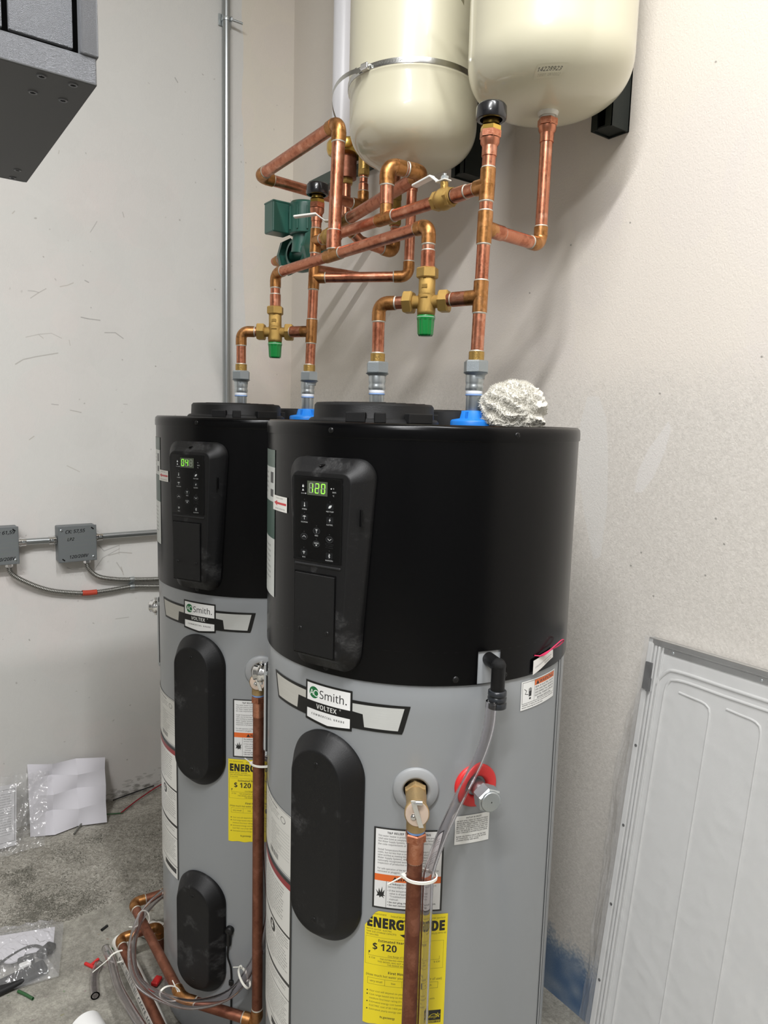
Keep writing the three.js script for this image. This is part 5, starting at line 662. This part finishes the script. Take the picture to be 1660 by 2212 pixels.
// ------------------------------------------------------------------ papers and litter at the lower left
{ const g = thing('folded_sheet', 'creased white sheet of paper leaning on the left wall', 'paper'); const P = [V(0.084, 0.07, 1.06), V(0.132, 0.073, 0.815), V(0.012, 0.306, 1.05), V(0.014, 0.266, 0.787)]; // bottom left, bottom right, top left, top right
  const cu = [0, 0.3, 0.62, 1], cv = [0, 0.3, 0.56, 0.8, 1], off = (i, j) => (i === 0 || i === 3 ? 0.3 : 1) * ((i + j) % 2 ? 0.017 : -0.011); const at = (u, v) => P[0].clone().lerp(P[1], u).lerp(P[2].clone().lerp(P[3], u), v);
  for (let j = 0; j < 4; j++) for (let i = 0; i < 3; i++) { const c = [[i, j], [i + 1, j], [i, j + 1], [i + 1, j + 1]].map(([a, b]) => at(cu[a], cv[b]).add(V(0.008 + off(a, b), 0, 0))); part('fold_panel', gridGeo(6, 6, (u, v) => c[0].clone().lerp(c[1], u).lerp(c[2].clone().lerp(c[3], u), v).add(V(0.002 * Math.sin(u * 3.1) * Math.sin(v * 3.1) * ((i + j) % 2 ? 1 : -1), 0, 0))), M.paper, g); } }
{ const g = thing('manual_bag', 'clear bag with a printed manual leaning on the left wall', 'plastic bag'); const P = [V(0.137, 0.072, 1.25), V(0.142, 0.072, 1.028), V(0.05, 0.318, 1.25), V(0.045, 0.29, 0.99)], at = (u, v) => P[0].clone().lerp(P[1], u).lerp(P[2].clone().lerp(P[3], u), v);
  const tx = canvasTex(360, 512, (x, w, h) => { x.fillStyle = '#d5d4d6'; x.fillRect(0, 0, w, h); x.strokeStyle = '#777'; x.lineWidth = 4; x.strokeRect(6, 40, w - 18, h - 80); const r = rng(12); fakeLines(x, r, 20, 330, 80, 18, 21, 15, '#666'); });
  part('manual', gridGeo(8, 8, (u, v) => at(u * 0.62, 0.05 + v * 0.8)), std({ map: tx, roughness: 0.8, side: THREE.DoubleSide }), g, 'printed manual inside the bag');
  part('bag', gridGeo(70, 70, (u, v) => at(u, v).add(V(0.012 + 0.012 * (1 - Math.abs(N3.noise(u * 4, v * 4, 8)) * 2) + 0.006 * (1 - Math.abs(N3.noise(u * 13 + v * 4, v * 9, 2)) * 2) + 0.003 * N3.noise(u * 30, v * 30, 4), 0.004 * N3.noise(u * 5, v * 20, 1) * v, 0.006 * N3.noise(v * 9, u * 2, 6)))), M.film, g); }
{ const g = thing('parts_bag', 'clear bag of small black parts lying on the floor', 'plastic bag'); const P = [V(0.70, 0.006, 1.30), V(0.735, 0.006, 1.10), V(0.46, 0.02, 1.27), V(0.535, 0.016, 1.045)], at = (u, v) => P[0].clone().lerp(P[1], u).lerp(P[2].clone().lerp(P[3], u), v);
  part('back_sheet', gridGeo(10, 10, (u, v) => at(u, v).add(V(0, 0.002, 0))), M.film, g);
  part('paper_slip', gridGeo(4, 4, (u, v) => at(0.1 + u * 0.8, 0.52 + v * 0.42).add(V(0, 0.004, 0))), M.paper, g, 'pale paper slip inside');
  part('bag', gridGeo(80, 80, (u, v) => { const e = Math.min(1, 6 * Math.min(u, v, 1 - u, 1 - v)); return at(u, v).add(V(0.003 * N3.noise(u * 8, v * 8, 1), 0.005 + e * (0.03 + 0.012 * (1 - Math.abs(N3.noise(u * 5, v * 5, 3)) * 2) + 0.006 * (1 - Math.abs(N3.noise(u * 14, v * 12 + u * 5, 7)) * 2) + 0.003 * N3.noise(u * 35, v * 30, 2)), 0)); }), M.film, g);
  const c = at(0.6, 0.42); part('round_label', new THREE.CylinderGeometry(0.03, 0.03, 0.004, 28).translate(c.x - 0.03, 0.022, c.z + 0.03), M.paper, g); part('black_part', rbox(0.034, 0.02, 0.04, 0.005).translate(c.x + 0.01, 0.018, c.z + 0.005), M.blackMatte, g); part('black_part', rbox(0.03, 0.02, 0.05, 0.006).rotateY(0.6).translate(c.x - 0.005, 0.018, c.z - 0.05), M.blackMatte, g); part('white_part', rbox(0.016, 0.022, 0.03, 0.003).translate(c.x + 0.028, 0.018, c.z + 0.01), M.white, g); part('black_part', rbox(0.05, 0.018, 0.14, 0.008).rotateY(0.12).translate(c.x + 0.06, 0.014, c.z + 0.03), M.blackMatte, g); part('black_part', sweep([V(c.x + 0.03, 0.022, c.z + 0.09), V(c.x - 0.01, 0.024, c.z + 0.07), V(c.x - 0.04, 0.022, c.z - 0.02), V(c.x + 0.02, 0.022, c.z - 0.06)], 0.004, 30, 8), M.cord, g); }
{ const g = thing('plastic_pipe', 'grey white plastic pipe with stamped print lying along the floor', 'pipe'); part('pipe', cyl(V(0.71, 0.0225, 0.93), V(1.5, 0.0225, 0.935), 0.0215, 28), M.pvc, g); const tx = canvasTex(512, 64, (x, w, h) => { x.fillStyle = '#d9d7cf'; x.fillRect(0, 0, w, h); x.fillStyle = '#3a3a3a'; x.font = sans(38, 'bold'); x.fillText('PVC', 10, 46); for (let i = 0; i < 22; i++) x.fillRect(110 + i * 8, 14, (i * 7) % 5 + 1.5, 36); x.fillText('CYCLE TOP', 300, 46, 200); });
  part('stamp', gridGeo(20, 6, (u, v) => { const t = 0.75 - v * 0.9; return V(0.78 + u * 0.3, 0.0225 + 0.0218 * Math.sin(t + 0.15), 0.932 + 0.0218 * Math.cos(t + 0.15)); }), std({ map: tx, roughness: 0.4, side: THREE.DoubleSide }), g, 'black printed stamp'); }
{ const g = thing('pipe_elbow_scrap', 'white plastic pipe fitting lying behind the copper elbows', 'pipe fitting'); const a = V(0.69, 0.03, 0.86), b = V(0.765, 0.03, 0.815), d = b.clone().sub(a).normalize(); part('body', cyl(a, b, 0.023, 24), M.pvc, g); for (const t of [0.08, 0.62]) part('collar', cyl(a.clone().lerp(b, t), a.clone().lerp(b, t + 0.3), 0.0265, 24), M.pvc, g); }
{ const g = thing('white_tube', 'end of a wide white plastic tube at the bottom edge', 'pipe', [0.985, 0, 1.09]); part('tube', (() => { const q = lathe([[0.037, 0], [0.04, 0], [0.04, 0.3], [0.037, 0.3]], 36); q.rotateZ(-Math.PI / 2); q.translate(0, 0.041, 0); q.rotateY(0.12); return q; })(), M.white, g); }
{ const wire = (label, mat, pts, r = 0.0025) => single('wire_scrap', sweep(pts, r, 16, 8), mat, label, 'wire scrap'); const gr = std({ color: 0x2f5a34, roughness: 0.5 }), bl = std({ color: 0x1a1a1a, roughness: 0.6 }), rd = std({ color: 0x9a1f2b, roughness: 0.45 });
  wire('green wire scrap on the floor in front of the parts bag', gr, [V(0.725, 0.005, 1.2), V(0.75, 0.005, 1.185), V(0.775, 0.005, 1.172)], 0.004); wire('green wire tail lying beside the creased sheet', gr, [V(0.085, 0.078, 0.83), V(0.1, 0.075, 0.79), V(0.112, 0.072, 0.75)]); wire('red wire running along the foot of the wall to the heater', rd, [V(0.112, 0.074, 0.757), V(0.075, 0.078, 0.70), V(0.045, 0.08, 0.65), V(0.02, 0.09, 0.58), V(0.012, 0.1, 0.5)]); wire('grey wire tail below the creased sheet', std({ color: 0x6d6d66, roughness: 0.6 }), [V(0.105, 0.078, 0.89), V(0.13, 0.075, 0.91), V(0.15, 0.068, 0.93)], 0.003); wire('short black scrap on the floor near the copper elbow', bl, [V(0.61, 0.004, 0.955), V(0.6, 0.004, 0.935)], 0.004); wire('short dark green scrap beside the lower copper elbow', gr, [V(0.72, 0.004, 0.965), V(0.705, 0.004, 0.95)], 0.004); wire('black wire running along the wall joint', bl, [V(0.02, 0.082, 0.76), V(0.012, 0.085, 0.68), V(0.01, 0.09, 0.6)]);
  const t = thing('red_clip', 'tiny red T shaped clip on the floor', 'clip', [0.735, 0.004, 1.02], 0.5); part('bar', rbox(0.035, 0.007, 0.008, 0.002), M.red, t); part('stem', rbox(0.008, 0.007, 0.03, 0.002).translate(0.004, 0, -0.015), M.red, t);
  single('red_scrap', rbox(0.02, 0.012, 0.03, 0.004).rotateY(0.7).translate(0.905, 0.012, 0.885), M.red, 'small red plastic scrap under the copper pipes', 'scrap'); }
renderer.render(scene, camera);
